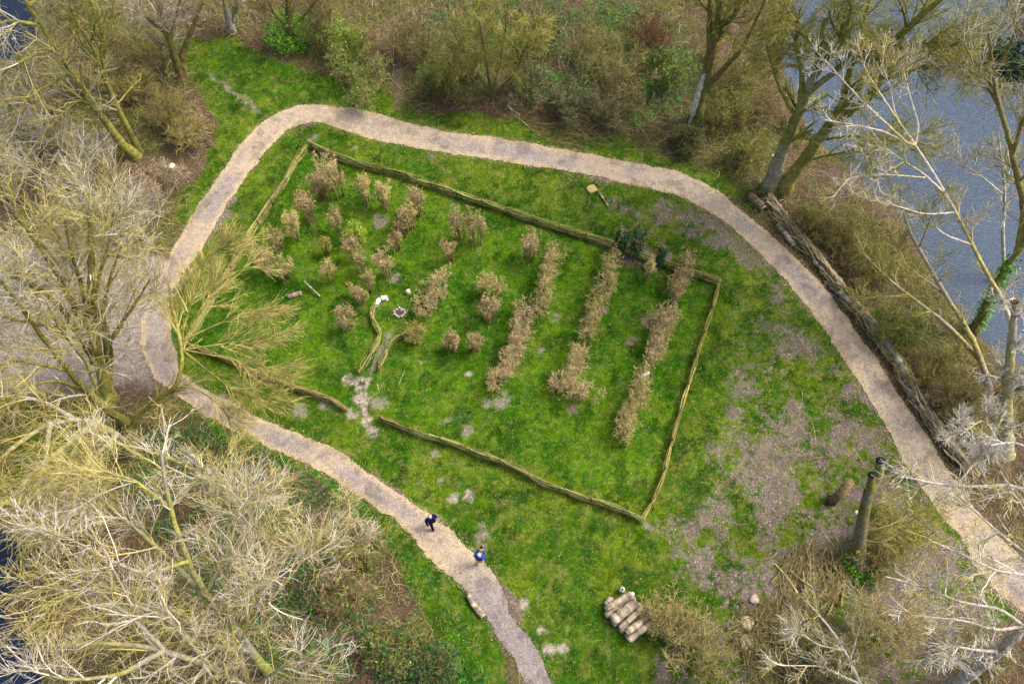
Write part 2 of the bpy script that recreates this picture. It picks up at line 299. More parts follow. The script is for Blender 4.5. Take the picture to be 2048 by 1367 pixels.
def tree(name,label,base,limbs,r0,c1=GREY,c2=YEL,tw=(PALE,YEL2),n=(10,8,7),ln=((1.6,3.),(.8,1.5),(.4,.8)),rm=.0105,up_=.08,ivy=None,group=None,cat='tree',crownup=None,bend=.03,wig=.15,t0=.3,fill=0,an=(.35,.95),mixf=.5,extra=None):
    """limbs: list of (pts, radius factor); pts in photo pixels with an optional height"""
    g=P(base[0],base[1],0.); z=float(gh(A([g[0]]),A([g[1]]))[0]); e=empty(name,(g[0],g[1],z),label,cat,group)
    Ls=[];Rs=[]
    for k,l in enumerate(limbs):
        pts,rf=l; q=limb(g,pts); 
        if k==0 or (len(pts[0])==2 and abs(pts[0][0]-base[0])+abs(pts[0][1]-base[1])<30): q[0,2]=z-.15
        Ls.append(q); tp=np.linspace(1,.28,q.shape[0])
        rr=r0*rf*tp
        if q[0,2]<z+.2: rr=rr*(1+.45*np.exp(-np.arange(len(rr))/.8))
        Rs.append(rr)
    Lp=A(Ls);Rp=A(Rs); m=MB(); 
    # fine bark relief ring
    big=np.stack([resample(q,30) for q in Lp]); bigr=np.stack([np.interp(np.linspace(0,1,30),np.linspace(0,1,12),r) for r in Rp])
    big[:,1:-1]+=rng.normal(0,.05,(len(big),28,3))*bigr[:,1:-1,None]*2; bigr=bigr*(1+rng.normal(0,.05,bigr.shape))
    m.tube(big,bigr,blotch(big,c1,c2,1.1),10)
    tr=m.build('trunk',M_bark,e,smooth=True)
    c=MB(); cur,cr=Lp,Rp; 
    for lv in range(len(n)):
        cur,cr,par=grow(cur,cr,n[lv],ln[lv],K=5 if lv<2 else 4,up_=up_,rmin=rm*(2.2,1.3,.9,.8)[lv],t=(t0 if lv==0 else .15,1.),wig=wig,bend=bend,ang=an)
        s=(fbm(cur[:,0,0]*.6+cur[:,0,2]*.3,cur[:,0,1]*.6,1.,2,99)[:,None]*.75+rng.random((len(cur),1))*.5)>.62; col=np.where(s,tw[0],tw[1])*rng.uniform(.45,1.55,(len(cur),1))
        c.tube(cur,cr,col,4 if lv==0 else 3)
    c.build('crown',M_twig,e)
    if extra: extra(e,Lp,Rp)
    return e,Lp,Rp
def leaves(pos,size,cols,jit_=.35,tilt=.5):
    N=len(pos); a=rng.uniform(0,2*np.pi,N); s=size*rng.uniform(.6,1.4,N)
    u=np.stack([np.cos(a),np.sin(a),rng.normal(0,tilt,N)],-1)*s[:,None]; v=np.stack([-np.sin(a),np.cos(a),rng.normal(0,tilt,N)],-1)*(s*.6)[:,None]
    V=np.stack([pos-u,pos-v*.9+u*.1,pos+u,pos+v+u*.1],1); cc=A(cols)[rng.integers(0,len(cols),N)]*rng.uniform(.7,1.4,(N,1))
    return V,np.arange(N*4).reshape(N,4),np.repeat(cc,4,0)
def bush(name,label,hp,wpx,h=2.,col=TAN,col2=None,ns=15,n=(9,4),group=None,leaf=None,lcol=None,cat='shrub',spread=.45,ln=((.2,.42),(.1,.24)),ivy=False,lean=(0,0),rs=.014,low=.5,sz=.035,rt=.009,sv=.15,an=(.5,1.3)):
    """hp: one head pixel or a list of them (a strip of hedge); base stands vertically below the heads"""
    if not isinstance(hp,list): hp=[hp]
    H_=A(hp,float); hd=P(H_[:,0],H_[:,1],h*.82); dep=(hd[:,1]*st-(hd[:,2]-CAM_H)*ct); R=wpx/2/FPX*dep.mean()
    c0=hd[:,:2].mean(0); z0=float(gh(c0[:1],c0[1:2])[0]); e=empty(name,(c0[0],c0[1],z0),label,cat,group)
    if len(hd)>1: ctrs=resample(hd,max(2,int(np.linalg.norm(np.diff(hd[:,:2],axis=0),axis=1).sum()/.28)))
    else: ctrs=hd
    ctrs=ctrs[:,:2]; M=len(ctrs); nn=ns if M==1 else max(5,ns//2)
    c=np.repeat(ctrs,nn,0); N=len(c); a=rng.uniform(0,2*np.pi,N); rr=R*np.sqrt(rng.random(N))
    b=c+np.stack([np.cos(a),np.sin(a)],-1)*(rr*spread)[:,None]+A(lean)*h; tp=c+np.stack([np.cos(a),np.sin(a)],-1)*(rr*.85)[:,None]
    ht=h*rng.uniform(.62,1.,N)*(1+sv*rng.normal(0,.6,N)).clip(.5,1.3); tp=tp+rng.normal(0,sv*R*.8,(N,2)); K=5; s=np.linspace(0,1,K)
    p=np.zeros((N,K,3)); p[:,:,:2]=b[:,None]*(1-s[None,:,None]**1.5)+tp[:,None]*(s[None,:,None]**1.5); p[:,:,2]=z0-.05+ht[:,None]*s[None]
    p[:,1:,:2]+=rng.normal(0,.03,(N,K-1,2)); r=rs*rng.uniform(.6,1.6,(N,1))*np.linspace(1,.5,K)[None]
    c2=col if col2 is None else col2
    m=MB().tube(p,r,blotch(p,col*.75,c2*.8,2.)*rng.uniform(.7,1.2,(N,1,1)),4); m.build('stems',M_twig,e)
    m=MB(); cur,cr=p,r; tips=[p[:,-1]]
    for lv in range(len(n)):
        cur,cr,par=grow(cur,cr,n[lv],ln[lv],K=4 if lv==0 else 3,up_=.06,rmin=rt,t=(low,1.) if lv==0 else (.3,1.),wig=.2,ang=an)
        s_=rng.random((len(cur),1))<.5; m.tube(cur,cr,np.where(s_,col,c2)*rng.uniform(.55,1.75,(len(cur),1)),3); tips.append(cur[:,-1]); tips.append(cur[:,1])
    m.build('twigs',M_twig,e)
    if leaf:
        tips=np.concatenate(tips); q=tips[rng.integers(0,len(tips),leaf)]+rng.normal(0,.05,(leaf,3))
        if ivy:
            ang=rng.uniform(0,2*np.pi,leaf); cc=c[rng.integers(0,N,leaf)]; q=np.stack([cc[:,0]+np.cos(ang)*R*.6,cc[:,1]+np.sin(ang)*R*.6,z0+rng.uniform(.05,.9,leaf)*h],-1)+rng.normal(0,.07,(leaf,3))
        V,F,C=leaves(q,sz,lcol); MB().add(V,F,C).build('ivy' if ivy else 'leaves',M_leaf,e)
    return e
GRN=[lin([70,130,30]),lin([50,105,25]),lin([110,150,40])]; EVG=[lin([25,70,40]),lin([35,85,45]),lin([20,55,30]),lin([50,95,55])]

# ---------------- wattle fences ----------------
def fence(name,label,pts,h=.6,wd=.065,rods=24,post_every=1.6,col=(YEL2*A([.78,.95,.8]),TAN*A([.85,.95,.8])),cat='fence',poff=0):
    a=A(pts,float); T_=P(a[:,0],a[:,1],h)[:,:2]; L=np.linalg.norm(np.diff(T_,axis=0),axis=1).sum(); n=max(8,int(L/.22)); q=smooth(resample(T_,n),1)
    c=q.mean(0); e=empty(name,(q[0,0],q[0,1],0),label,cat)
    t=nrm(np.gradient(q,axis=0)); nr=np.stack([-t[:,1],t[:,0]],-1); m=MB(); hs=h*(1+.10*(fbm(np.arange(n)*.22,q[:,0]*0,.5,3,91)-.5)*2)
    polys=[];cols=[];rad=[]
    for k in range(rods):
        # many rods laid end to end, woven
        pos=rng.uniform(-2,0); lev=(k+.5)/rods
        while pos<L:
            ln=rng.uniform(1.2,3.); s0=max(pos,-.12)/L*(n-1); s1=min(pos+ln,L+.15)/L*(n-1); pos+=ln*rng.uniform(.75,1.)
            if s1-s0<1.5: continue
            ii=np.linspace(s0,s1,9); off=wd*(rng.normal(0,.45)+np.cumsum(rng.normal(0,.16,9)))+.05*np.sin(ii*.22/post_every*np.pi*1.0+(k%2)*np.pi); 
            x=np.interp(ii,np.arange(n),q[:,0])+(ii-np.clip(ii,0,n-1))*.22*t[0,0]; y=np.interp(ii,np.arange(n),q[:,1])+(ii-np.clip(ii,0,n-1))*.22*t[0,1]
            ex=np.interp(ii,np.arange(n),nr[:,0]);ey=np.interp(ii,np.arange(n),nr[:,1]);hh=np.interp(ii,np.arange(n),hs)
            zz=np.clip(lev*1.02+rng.normal(0,.02),.03,1.12)*hh+rng.normal(0,.012,9)
            polys.append(np.stack([x+ex*off,y+ey*off,zz],-1)); rad.append(rng.uniform(.012,.026)*np.linspace(1,.5,9))
            cols.append((col[0] if rng.random()<.6 else col[1]*.9)*rng.uniform(.22,1.4))
    m.tube(A(polys),A(rad),A(cols),4); m.build('woven_rods',M_twig,e)
    for s_ in np.arange(.08,L,post_every):
        i=s_/L*(n-1); x=np.interp(i,np.arange(n),q[:,0]);y=np.interp(i,np.arange(n),q[:,1]); r=rng.uniform(.045,.07); hh=np.interp(i,np.arange(n),hs)+rng.uniform(.0,.07)
        p=A([[[x,y,-.1],[x+.01,y,hh*.5],[x+rng.normal(0,.02),y+rng.normal(0,.02),hh]]]); MB().tube(p,A([[r,r*.95,r*.9]]),[BRN*.8],7,cap=True).build('post',M_wood,e)
    return e
fence('wattle_fence','long woven stick fence running along the upper side of the plot beside the path',[(619,284),(663,304),(714,320),(765,333),(799,341),(846,360),(902,377),(950,394),(977,402),(1053,428),(1123,451),(1183,470),(1228,485),(1285,506),(1336,523),(1383,539),(1437,555)],wd=.085,rods=32)
fence('wattle_fence','thin loosely woven stick fence on the right side of the plot',[(1440,562),(1428,609),(1412,659),(1396,707),(1383,748),(1364,815),(1349,864),(1335,922),(1327,953),(1309,996),(1289,1030)],wd=.055,rods=16,col=(YEL2,YEL))
fence('wattle_fence','woven stick fence on the lower side of the plot, right of the entrance gap',[(759,832),(801,848),(848,867),(895,878),(951,900),(992,915),(1043,936),(1084,961),(1146,982),(1201,1001),(1252,1018),(1286,1036)],wd=.075,rods=28)
fence('wattle_fence','short woven stick fence left of the entrance gap under yellow branches',[(372,684),(444,711),(473,722),(520,745),(572,766),(614,778),(661,794),(689,813)],wd=.065,rods=24,col=(YEL2*.8,TAN*.85))
fence('wattle_fence','woven stick fence on the left side of the plot, climbing to its top corner',[(369,677),(424,587),(474,504),(489,475),(509,443),(528,416),(548,385),(567,358),(582,326),(609,290)],wd=.065,rods=24)
fence('wattle_fence','low woven stick edging left of the narrow grey track inside the plot',[(719,738),(738,708),(754,675),(761,663),(749,645),(740,628),(743,612),(748,603)],h=.5,wd=.08,rods=18,post_every=1.1)
fence('wattle_fence','low woven stick edging right of the narrow grey track inside the plot',[(757,731),(763,715),(771,698),(785,673),(800,666),(815,659)],h=.5,wd=.08,rods=18,post_every=1.1)

# ---------------- cut back shrubs and hedge strips inside the plot ----------------
GP='cut back shrubs standing inside the fenced plot'
LOW='low'
for hp,wp,h,c,c2,lab in [
 ((646,326),46,2.6,TAN,TAN,'tallest bushy brown shrub just inside the top left fence corner'),
 ((633,356),36,2.3,TAN,BRN,'brown shrub in front of the tallest shrub at the top left fence corner'),
 ((668,352),30,2.3,BRN,TAN,'dark stemmed slim shrub right of the tallest shrub at the top left corner'),
 ((607,397),40,2.4,TAN,BRN,'wide brown shrub close to the left fence below the top corner'),
 ((576,434),36,2.4,TAN,YEL2,'brown headed shrub with yellow lichen stems beside the left fence'),
 ((666,430),30,2.,TAN*.9,BRN,'small round brown shrub left of the bright green leafy bush'),
 ((722,362),34,2.4,TAN,YEL2,'left one of two slender shrubs with curled pale branches near the upper fence'),
 ((763,372),36,2.4,TAN,YEL2,'right one of two slender shrubs with curled pale branches near the upper fence'),
 ((831,386),32,2.2,TAN,BRN,'round headed brown shrub third from the corner below the upper fence'),
 ((818,415),28,2.,TAN,YEL,'narrow shrub touching the round headed one below the upper fence'),
 ((802,434),34,2.,TAN*.9,BRN,'brown twiggy shrub with long stems below the round headed one'),
 ((788,472),28,1.8,TAN,BRN,'thin brown shrub right of the bright green leafy bush'),
 ((698,488),28,2.,TAN,BRN,'small mushroom shaped shrub right below the bright green leafy bush'),
 ((764,514),38,2.2,TAN,TAN*.8,'dense round brown shrub behind the white curved slabs'),
 ((719,512),22,1.8,TAN,OLIVE,'very slim shrub left of the dense round one behind the white slabs'),
 ((652,532),26,1.9,YEL,TAN,'yellowish leaning slim shrub in the left half of the plot'),
 ((645,480),24,1.6,OLIVE,YEL,'thin see-through olive shrub left of the bright green bush'),
 ((546,466),36,1.9,OLIVE,TAN,'olive tinged shrub nearest the middle of the left fence'),
 ((520,508),34,2.,TAN*.85,TAN,'pinkish brown shrub at the left fence beside the yellow branches'),
 ((556,526),48,2.1,OLIVE*1.3,TAN,'broad olive shrub near the left fence beside the yellow branches'),
 ((733,548),20,2.,OLIVE*1.3,TAN,'slim olive shrub left of the white curved slabs'),
 ((715,580),26,1.8,TAN,BRN,'little brown shrub left below the white curved slabs'),
 ((686,624),44,2.,TAN*.9,BRN,'thick dense brown shrub standing alone left of the grey track'),
 ((828,660),44,1.3,YEL,BRN,'low yellow tipped shrub at the end of the right stick edging'),
 ((917,434),44,2.6,TAN,BRN,'left half of the tall double shrub below the middle of the upper fence'),
 ((950,440),42,2.6,TAN,BRN,'right half of the tall double shrub below the middle of the upper fence'),
 ((897,490),28,1.8,TAN,BRN,'slim brown shrub at the lower left foot of the tall double shrub'),
 ((1059,476),42,2.4,TAN,BRN,'round topped brown shrub left of the olive shrub in the upper middle of the plot'),
 ((967,560),30,1.6,TAN,YEL,'left one of two small shrubs side by side in the middle of the plot'),
 ((992,564),30,1.6,YEL2*.7,TAN,'right one of two small shrubs side by side in the middle of the plot'),
 ((977,608),42,1.9,TAN,BRN,'brown shrub directly below the two small side by side shrubs in mid plot'),
 ((902,678),32,1.5,TAN,BRN,'left one of a pair of short shrubs left of the lower middle hedge strip'),
 ((946,676),32,1.7,TAN*.85,BRN,'right one of a pair of short shrubs left of the lower middle hedge strip'),
 ((1304,527),13,2.,TAN,YEL2,'very thin pale shrub in front of the dark ivy covered stems'),
]:
    bush('cut_shrub','%s'%lab,hp,wp*1.1,h*1.04,c*1.18,c2*1.15,ns=20 if wp>30 else 13,n=(11,4),group=GP,rs=.02,low=.72,ln=((.18,.42),(.1,.22)),rt=.009,sv=.16,spread=.5,an=(.5,1.7))
bush('leafy_shrub','bright yellow green leafy bush among the brown shrubs in the left of the plot',(709,456),36,1.6,YEL,YEL,leaf=900,lcol=[lin([150,175,50]),lin([120,155,40]),lin([90,130,35])],group=GP,low=.2)
for hp,wp,h,lab in [((1246,465),34,2.4,'brown topped ivy wrapped stem left in the dark trio at the upper fence'),((1282,462),36,2.7,'tallest dark green ivy wrapped stem in the middle of the trio at the upper fence'),((1328,496),24,2.2,'slim dark ivy wrapped stem right in the trio at the upper fence')]:
    bush('ivy_shrub',lab,hp,wp,h,BRN,TAN,leaf=1000 if wp>25 else 600,lcol=EVG[:3],ivy=True,group=GP,sz=.05,ns=12)
GH='strips of trimmed hedge inside the fenced plot'
for hp,wp,h,c,c2,lab in [
 ([(1107,488),(1100,520),(1088,575),(1076,608)],40,2.1,TAN,OLIVE*1.6,'hedge strip with an olive top end in the upper middle of the plot'),
 ([(884,548),(862,582),(846,606)],42,1.5,TAN,TAN*.9,'low brown hedge strip right of the stone fire ring'),
 ([(1049,608),(1044,650),(1030,690),(1012,722),(988,752)],40,1.6,TAN,TAN*.9,'curving brown hedge strip in the lower middle of the plot'),
 ([(1227,505),(1222,545),(1196,585),(1188,625),(1178,655)],38,2.,TAN,OLIVE*1.5,'long hedge strip descending from the dark ivy wrapped stems'),
 ([(1160,690),(1152,725),(1142,752)],42,1.5,TAN,TAN*.9,'brown hedge stem strip above the T shaped hedge end'),
 ([(1112,758),(1145,772),(1183,780)],46,1.5,TAN,TAN*.9,'cross bar of the T shaped hedge end with a round hole at each end'),
 ([(1377,508),(1370,535),(1356,572)],38,2.,TAN,BRN,'brown hedge piece at the right end of the upper fence'),
 ([(1310,620),(1312,640)],34,1.8,TAN,BRN,'short brown hedge stub left of the forked hedge strip in the right of the plot'),
 ([(1346,612),(1328,645),(1318,675),(1306,706)],42,1.7,TAN,TAN*.9,'forked brown hedge strip in the right of the plot'),
 ([(1292,742),(1284,766),(1272,795),(1262,820),(1248,858)],42,1.9,YEL2*.75,TAN,'yellow green hedge strip with a brown lower end, nearest the bottom right corner'),
]: bush('hedge_strip',lab,hp,wp,h,c*1.15,c2*1.1,ns=14,n=(7,4),group=GH,cat='hedge',spread=.8,low=.3,ln=((.2,.5),(.12,.28)),rt=.009,sv=.3)

# ---------------- logs, stones, small things ----------------
def log(name,label,pts,r,col,endc=PALE,ends=(1,1),group=None,mat=None,cat='log',sides=14):
    """pts: photo pixels + height of the log's axis"""
    q=A([P(x,y,h) for x,y,h in pts]); q=resample(q,14); d=nrm(q[-1]-q[0]); e=empty(name,q.mean(0)*A([1,1,0]),label,cat,group)
    m=MB(); rr=np.atleast_1d(r); rr=np.interp(np.linspace(0,1,14),np.linspace(0,1,len(rr)),rr)*(1+rng.normal(0,.018,14)); q[1:-1]+=rng.normal(0,.04,(12,3))*rr[1:-1,None]
    cc=blotch(q[None]*3,col,col*.45,1.6,rng.integers(1e4),.3)*rng.uniform(.8,1.15,(1,14,1)); m.tube(q[None],rr[None],cc,sides,cap=True); m.build('bark',mat or M_bark,e,smooth=False)
    for k,s in ((0,-1),(-1,1)):
        if ends[k]:
            c=q[k]+d*s*.004; p=np.stack([c,c+d*s*.02])[None]; MB().tube(p,A([[rr[k]*.86,rr[k]*.84]]),[endc],12,cap=True).build('cut_end',M_wood,e)
    return e
BIR=A([.56,.48,.37])
for pts,r,lab in [
 ([(1212,1217,.52),(1262,1187,.52)],.16,'uppermost log of the pile, nearest the small hollow stump'),
 ([(1226,1240,.5),(1272,1204,.5)],.25,'thickest log of the pile, with a dark patch on its bark'),
 ([(1241,1254,.5),(1283,1217,.5)],.135,'third log down on top of the pile, slightly shorter and thinner'),
 ([(1254,1264,.5),(1297,1232,.5)],.165,'fourth log down on top of the pile'),
 ([(1258,1279,.5),(1304,1244,.5)],.15,'lowest log on top of the pile, nearest the bottom of the picture')]:
    log('log',lab,pts,r*.93,BIR*A([.95,.93,.88]),PALE,group='logs stacked in the short pile by the brushwood')
for k,(dx,dy,r) in enumerate([(0,2,.16),(14,18,.17),(28,32,.16),(41,46,.15)]):
    log('log',['bottom layer log under the uppermost logs of the pile','bottom layer log below the thickest log of the pile','bottom layer log under the third and fourth logs of the pile','bottom layer log sticking out under the lowest log of the pile'][k],[(1212+dx,1228+dy,.17),(1268+dx,1192+dy,.17)],r,BIR*.8,PALE*.7,group='logs stacked in the short pile by the brushwood')
log('log','short pale log end lying at the upper end of the pile',[(1212,1208,.2),(1222,1196,.2)],.13,BIR*.8)
def stump(name,label,x,y,h,r,col,top,hollow=False,lean=(0,0),cat='stump',group=None):
    g=P(x,y,h); z=float(gh(g[:1],g[1:2])[0]); g[2]=z; e=empty(name,g,label,cat,group); q=A([[[0,0,-.1],[0,0,h*.4],[lean[0],lean[1],h]]])+g
    MB().tube(q,A([[r*1.35,r*1.05,r]]),A([[col*.7,col,col]]),12,cap=True).build('bark',M_bark,e)
    t=q[0,-1]; MB().tube(A([[t+[0,0,.003],t+[0,0,.02]]]),A([[r*.88,r*.86]]),[top],12,cap=True).build('cut_top',M_wood,e)
    if hollow: MB().tube(A([[t+[0,0,.022],t+[0,0,.03]]]),A([[r*.45,r*.45]]),[A([.02,.02,.02])],10,cap=True).build('hollow',M_wood,e)
    return e
stump('stump','small hollow pale stump above the log pile',1245,1178,.4,.12,PALE,PALE,True)
stump('stump','small knobbly log end right of the hollow stump on the pile',1265,1187,.5,.1,BIR,PALE)
stump('stump','freshly cut pale tree stump in the woods left of the path',343,332,.4,.24,BRN,A([.78,.66,.48]))
stump('stump','small pale round wood block lying inside the plot near the fire ring',816,582,.25,.13,BIR,PALE)
stump('stump','leaning brown stump with a dark top, left of the big lopped tree',1692,978,1.9,.2,BRN*1.2,BRN*.7,lean=(.25,.35))
stump('stump','tiny cut stump with a pale top on the brown slope by the twin trunks',1547,311,.3,.12,BRN,PALE)
log('log','pale curved log lying on the grass beside the lower path',[(937,1191,.13),(947,1209,.13),(966,1231,.13)],[.12,.13,.16],A([.52,.44,.32]))
log('log','short fat dark log with a pale sawn end above the brushwood bank',[(1500,391,.25),(1526,416,.25)],.26,DK*1.6,A([.4,.36,.33]))
log('log','whitish log lying crosswise on top of the last hedge strip',[(1284,752,1.9),(1298,745,2.)],.085,PINK,A([.8,.76,.68]))
log('log','reddish brown rotten log on the grass in the left of the plot',[(576,593,.13),(602,586,.13)],.14,PINK*.7)
log('log','thin pale stick lying beside the fire ring',[(824,594,.05),(811,634,.03)],.018,A([.5,.5,.25]),ends=(0,0),sides=5,cat='stick')
log('log','pale broken branch leaning over the brush in the left of the plot',[(608,562,.5),(640,592,.15)],.045,PINK,ends=(0,0),cat='branch')
log('log','pale stick on the grass below the square flat stone',[(1200,387,.08),(1215,411,.06)],.06,A([.4,.36,.2]),cat='stick')
log('log','short pale stick right of the entrance track',[(755,768,.04),(758,784,.04)],.03,A([.5,.45,.28]),ends=(0,0),sides=5,cat='stick')
log('log','long thin stick on the grass right of the entrance track',[(809,740,.04),(797,770,.04)],.018,A([.5,.48,.28]),ends=(0,0),sides=5,cat='stick')
for pts,r,c,lab in [
 ([(1556,450,.15),(1572,468,.15),(1586,489,.15)],.14,BIR,'pale log lying at the path side of the brushwood bank, near its top'),
 ([(1628,522,.3),(1652,545,.3)],.12,BIR*.85,'short log in the brushwood bank above its middle'),
 ([(1679,583,.5),(1697,600,.5),(1716,615,.5)],.1,PALE*.9,'greyish pole with a bright cut end in the middle of the brushwood bank'),
 ([(1724,622,.5),(1743,643,.5),(1760,664,.45)],.15,A([.4,.4,.3]),'greenish log in the middle of the brushwood bank'),
 ([(1765,673,.5),(1787,702,.5),(1806,734,.5),(1821,757,.4)],.17,A([.5,.5,.4]),'largest pale grey log lying along the lower half of the brushwood bank'),
 ([(1816,768,.25),(1833,808,.2),(1861,845,.2)],.13,A([.45,.46,.33]),'long pale log on the path side of the lower brushwood bank'),
 ([(1876,873,.3),(1893,889,.3)],.2,BRN,'short brown log at the lower end of the brushwood bank')]:
    log('log',lab,pts,r,c,group='logs lying in the brushwood bank')
def rock(name,label,x,y,r,hz,col,cat='stone',sq=False,h=0):
    g=P(x,y,h); z=float(gh(g[:1],g[1:2])[0])+h; n=14; a=np.linspace(0,2*np.pi,n,endpoint=False)+.3; rr=r*(1+rng.normal(0,.1,n)); 
    if sq: rr=r/np.maximum(np.abs(np.cos(a-.5)),np.abs(np.sin(a-.5)))*(1+rng.normal(0,.03,n))
    V=[];K=[(1.,-.05),(1.03,.5*hz),(.9,.85*hz),(.5,hz),(0.02,hz*1.03)]
    for s,zz in K: V.append(np.stack([g[0]+rr*s*np.cos(a),g[1]+rr*s*np.sin(a),z+zz+rng.normal(0,.02,n)*hz],-1))
    V=np.concatenate(V); idx=np.arange(len(V)).reshape(len(K),n); nx=np.roll(idx,-1,1)
    m=MB().add(V,np.stack([idx[:-1],nx[:-1],nx[1:],idx[1:]],-1).reshape(-1,4),col); return tag(m.build(name,M_stone),label,cat)
rock('stone','flat squarish tan stone on the grass between the upper fence and the path',1183,378,.27,.1,A([.36,.29,.13]),sq=True)
rock('stone','small pale stone on the leaf litter above the second brush pile',1508,1198,.22,.16,A([.42,.34,.3]))
rock('stone','larger buff stone partly under twigs left of the second brush pile',1494,1245,.3,.2,A([.42,.36,.24]))
rock('stone','weathered buff stone under twigs at the bottom of the second brush pile',1492,1284,.33,.2,A([.36,.3,.2]))
rock('stone','little pale square tile on the slope left of the lopped tree',1713,1024,.085,.05,A([.8,.62,.5]),sq=True)
rock('stone','small pinkish stone left of the long side of the brushwood bank',1752,676,.12,.12,A([.4,.31,.25]))
rock('stone','olive mossy stone between the upper brushwood bank and the water',1638,440,.3,.15,A([.26,.24,.1]))
# fire ring
g=P(799,626,0); e=empty('fire_ring',g,'round ring of grey stones with a dark charred middle inside the plot','fire ring')
for k in range(11):
    a=k/11*2*np.pi+rng.normal(0,.06); r=.27+rng.normal(0,.02); o=None; n=8; b=np.linspace(0,2*np.pi,n,endpoint=False); V=[]
    for s,zz in ((1,0),(1,.06),(.7,.11),(.05,.12)): V.append(np.stack([g[0]+r*np.cos(a)+np.cos(b)*.075*s*rng.uniform(.85,1.15,n),g[1]+r*np.sin(a)+np.sin(b)*.075*s,zz+0*b],-1))
    V=np.concatenate(V); idx=np.arange(4*n).reshape(4,n); nx=np.roll(idx,-1,1); MB().add(V,np.stack([idx[:-1],nx[:-1],nx[1:],idx[1:]],-1).reshape(-1,4),A([.42,.39,.37])*rng.uniform(.8,1.15)).build('stone',M_stone,e)
N=60; a=rng.uniform(0,6.28,N); r=.19*np.sqrt(rng.random(N)); p0=np.stack([g[0]+r*np.cos(a),g[1]+r*np.sin(a),rng.uniform(.02,.07,N)],-1); d=rng.normal(0,.06,(N,3))*A([1,1,.2])
MB().tube(np.stack([p0-d,p0,p0+d],1),np.full((N,3),.015),np.where(rng.random((N,1))<.5,A([.10,.07,.06]),A([.2,.13,.11])),4).build('charred_wood',M_wood,e)
# white curved slabs
def arc_slab(label,x,y,a0,a1,R,cx,cy):
    g=P(cx,cy,0); n=10; a=np.linspace(a0,a1,n); V=[]
    for rr,z in ((R-.09,.0),(R-.09,.3),(R+.09,.3),(R+.09,.0)): V.append(np.stack([g[0]+rr*np.cos(a),g[1]+rr*np.sin(a),0*a+z],-1))
    V=np.stack(V,1).reshape(-1,3); idx=np.arange(4*n).reshape(n,4); nx=np.roll(idx,-1,1); m=MB().add(V,np.stack([idx[:-1],nx[:-1],nx[1:],idx[1:]],-1).reshape(-1,4),A([.86,.86,.84])); m.f.append(A([[0,1,2,3]])); m.f.append(A([[4*n-1,4*n-2,4*n-3,4*n-4]]))
    return tag(m.build('curved_bench',M_stone),label,'bench','white curved slabs near the fire ring')
arc_slab('right one of two small white curved slabs above the fire ring',0,0,1.35,2.1,.42,771,612)
arc_slab('left one of two small white curved slabs above the fire ring',0,0,2.2,3.25,.42,770,612)

# ---------------- brushwood bank and piles ----------------
bl=gxy([(1536,392),(1570,440),(1615,491),(1656,542),(1692,592),(1731,635),(1765,680),(1803,730),(1826,775),(1846,815),(1876,860),(1912,905),(1950,955)],.3); L=np.linalg.norm(np.diff(bl,axis=0),axis=1).sum()
bl=smooth(resample(bl,120),3); bt=nrm(np.gradient(bl,axis=0)); bn=np.stack([-bt[:,1],bt[:,0]],-1)
e=empty('brushwood_bank',(bl[0,0],bl[0,1],0),'long bank of stacked branches and poles running between the path and the wooded shore','brushwood bank')
def brush(N,c1,c2,r,lmin,lmax):
    i=rng.uniform(2,117,N); ln=rng.uniform(lmin,lmax,N)/L*119; s=np.clip(i[:,None]+ln[:,None]*np.linspace(-.5,.5,6)[None],0,119); off=rng.normal(0,.14,N)[:,None]+rng.normal(0,.13,N)[:,None]*np.linspace(-1,1,6)[None]+rng.normal(0,.025,(N,6))
    f=lambda v: np.interp(s,np.arange(120),v); z=rng.uniform(.05,.62,N)[:,None]*(1.08 if r>.02 else .9)*np.exp(-(off/.45)**2)+rng.normal(0,.05,N)[:,None]*np.linspace(-1,1,6)[None]
    p=np.stack([f(bl[:,0])+f(bn[:,0])*off,f(bl[:,1])+f(bn[:,1])*off,np.maximum(z,.03)],-1); k=rng.random((N,1)); return p,rng.uniform(r*.5,r*1.5,(N,1))*np.linspace(1,.6,6)[None],(c1*k+c2*(1-k))*rng.uniform(.6,1.3,(N,1))
m=MB()
for a_ in (brush(330,TAN*1.4,TAN*1.1,.035,1.2,3.2),brush(110,BRN*1.2,PALE*.9,.04,1.,2.4),brush(500,TAN*1.2,BRN*1.2,.013,.8,2.2)): m.tube(*a_,5)
m.build('branches',M_bark,e)
p=np.stack([np.repeat(bl[:,0],1),bl[:,1],0*bl[:,0]+.16],-1); MB().tube(p[None],np.full((1,120),.10)*(1+rng.normal(0,.12,(1,120))),[DK*.7],8).build('packed_twigs',M_bark,e)
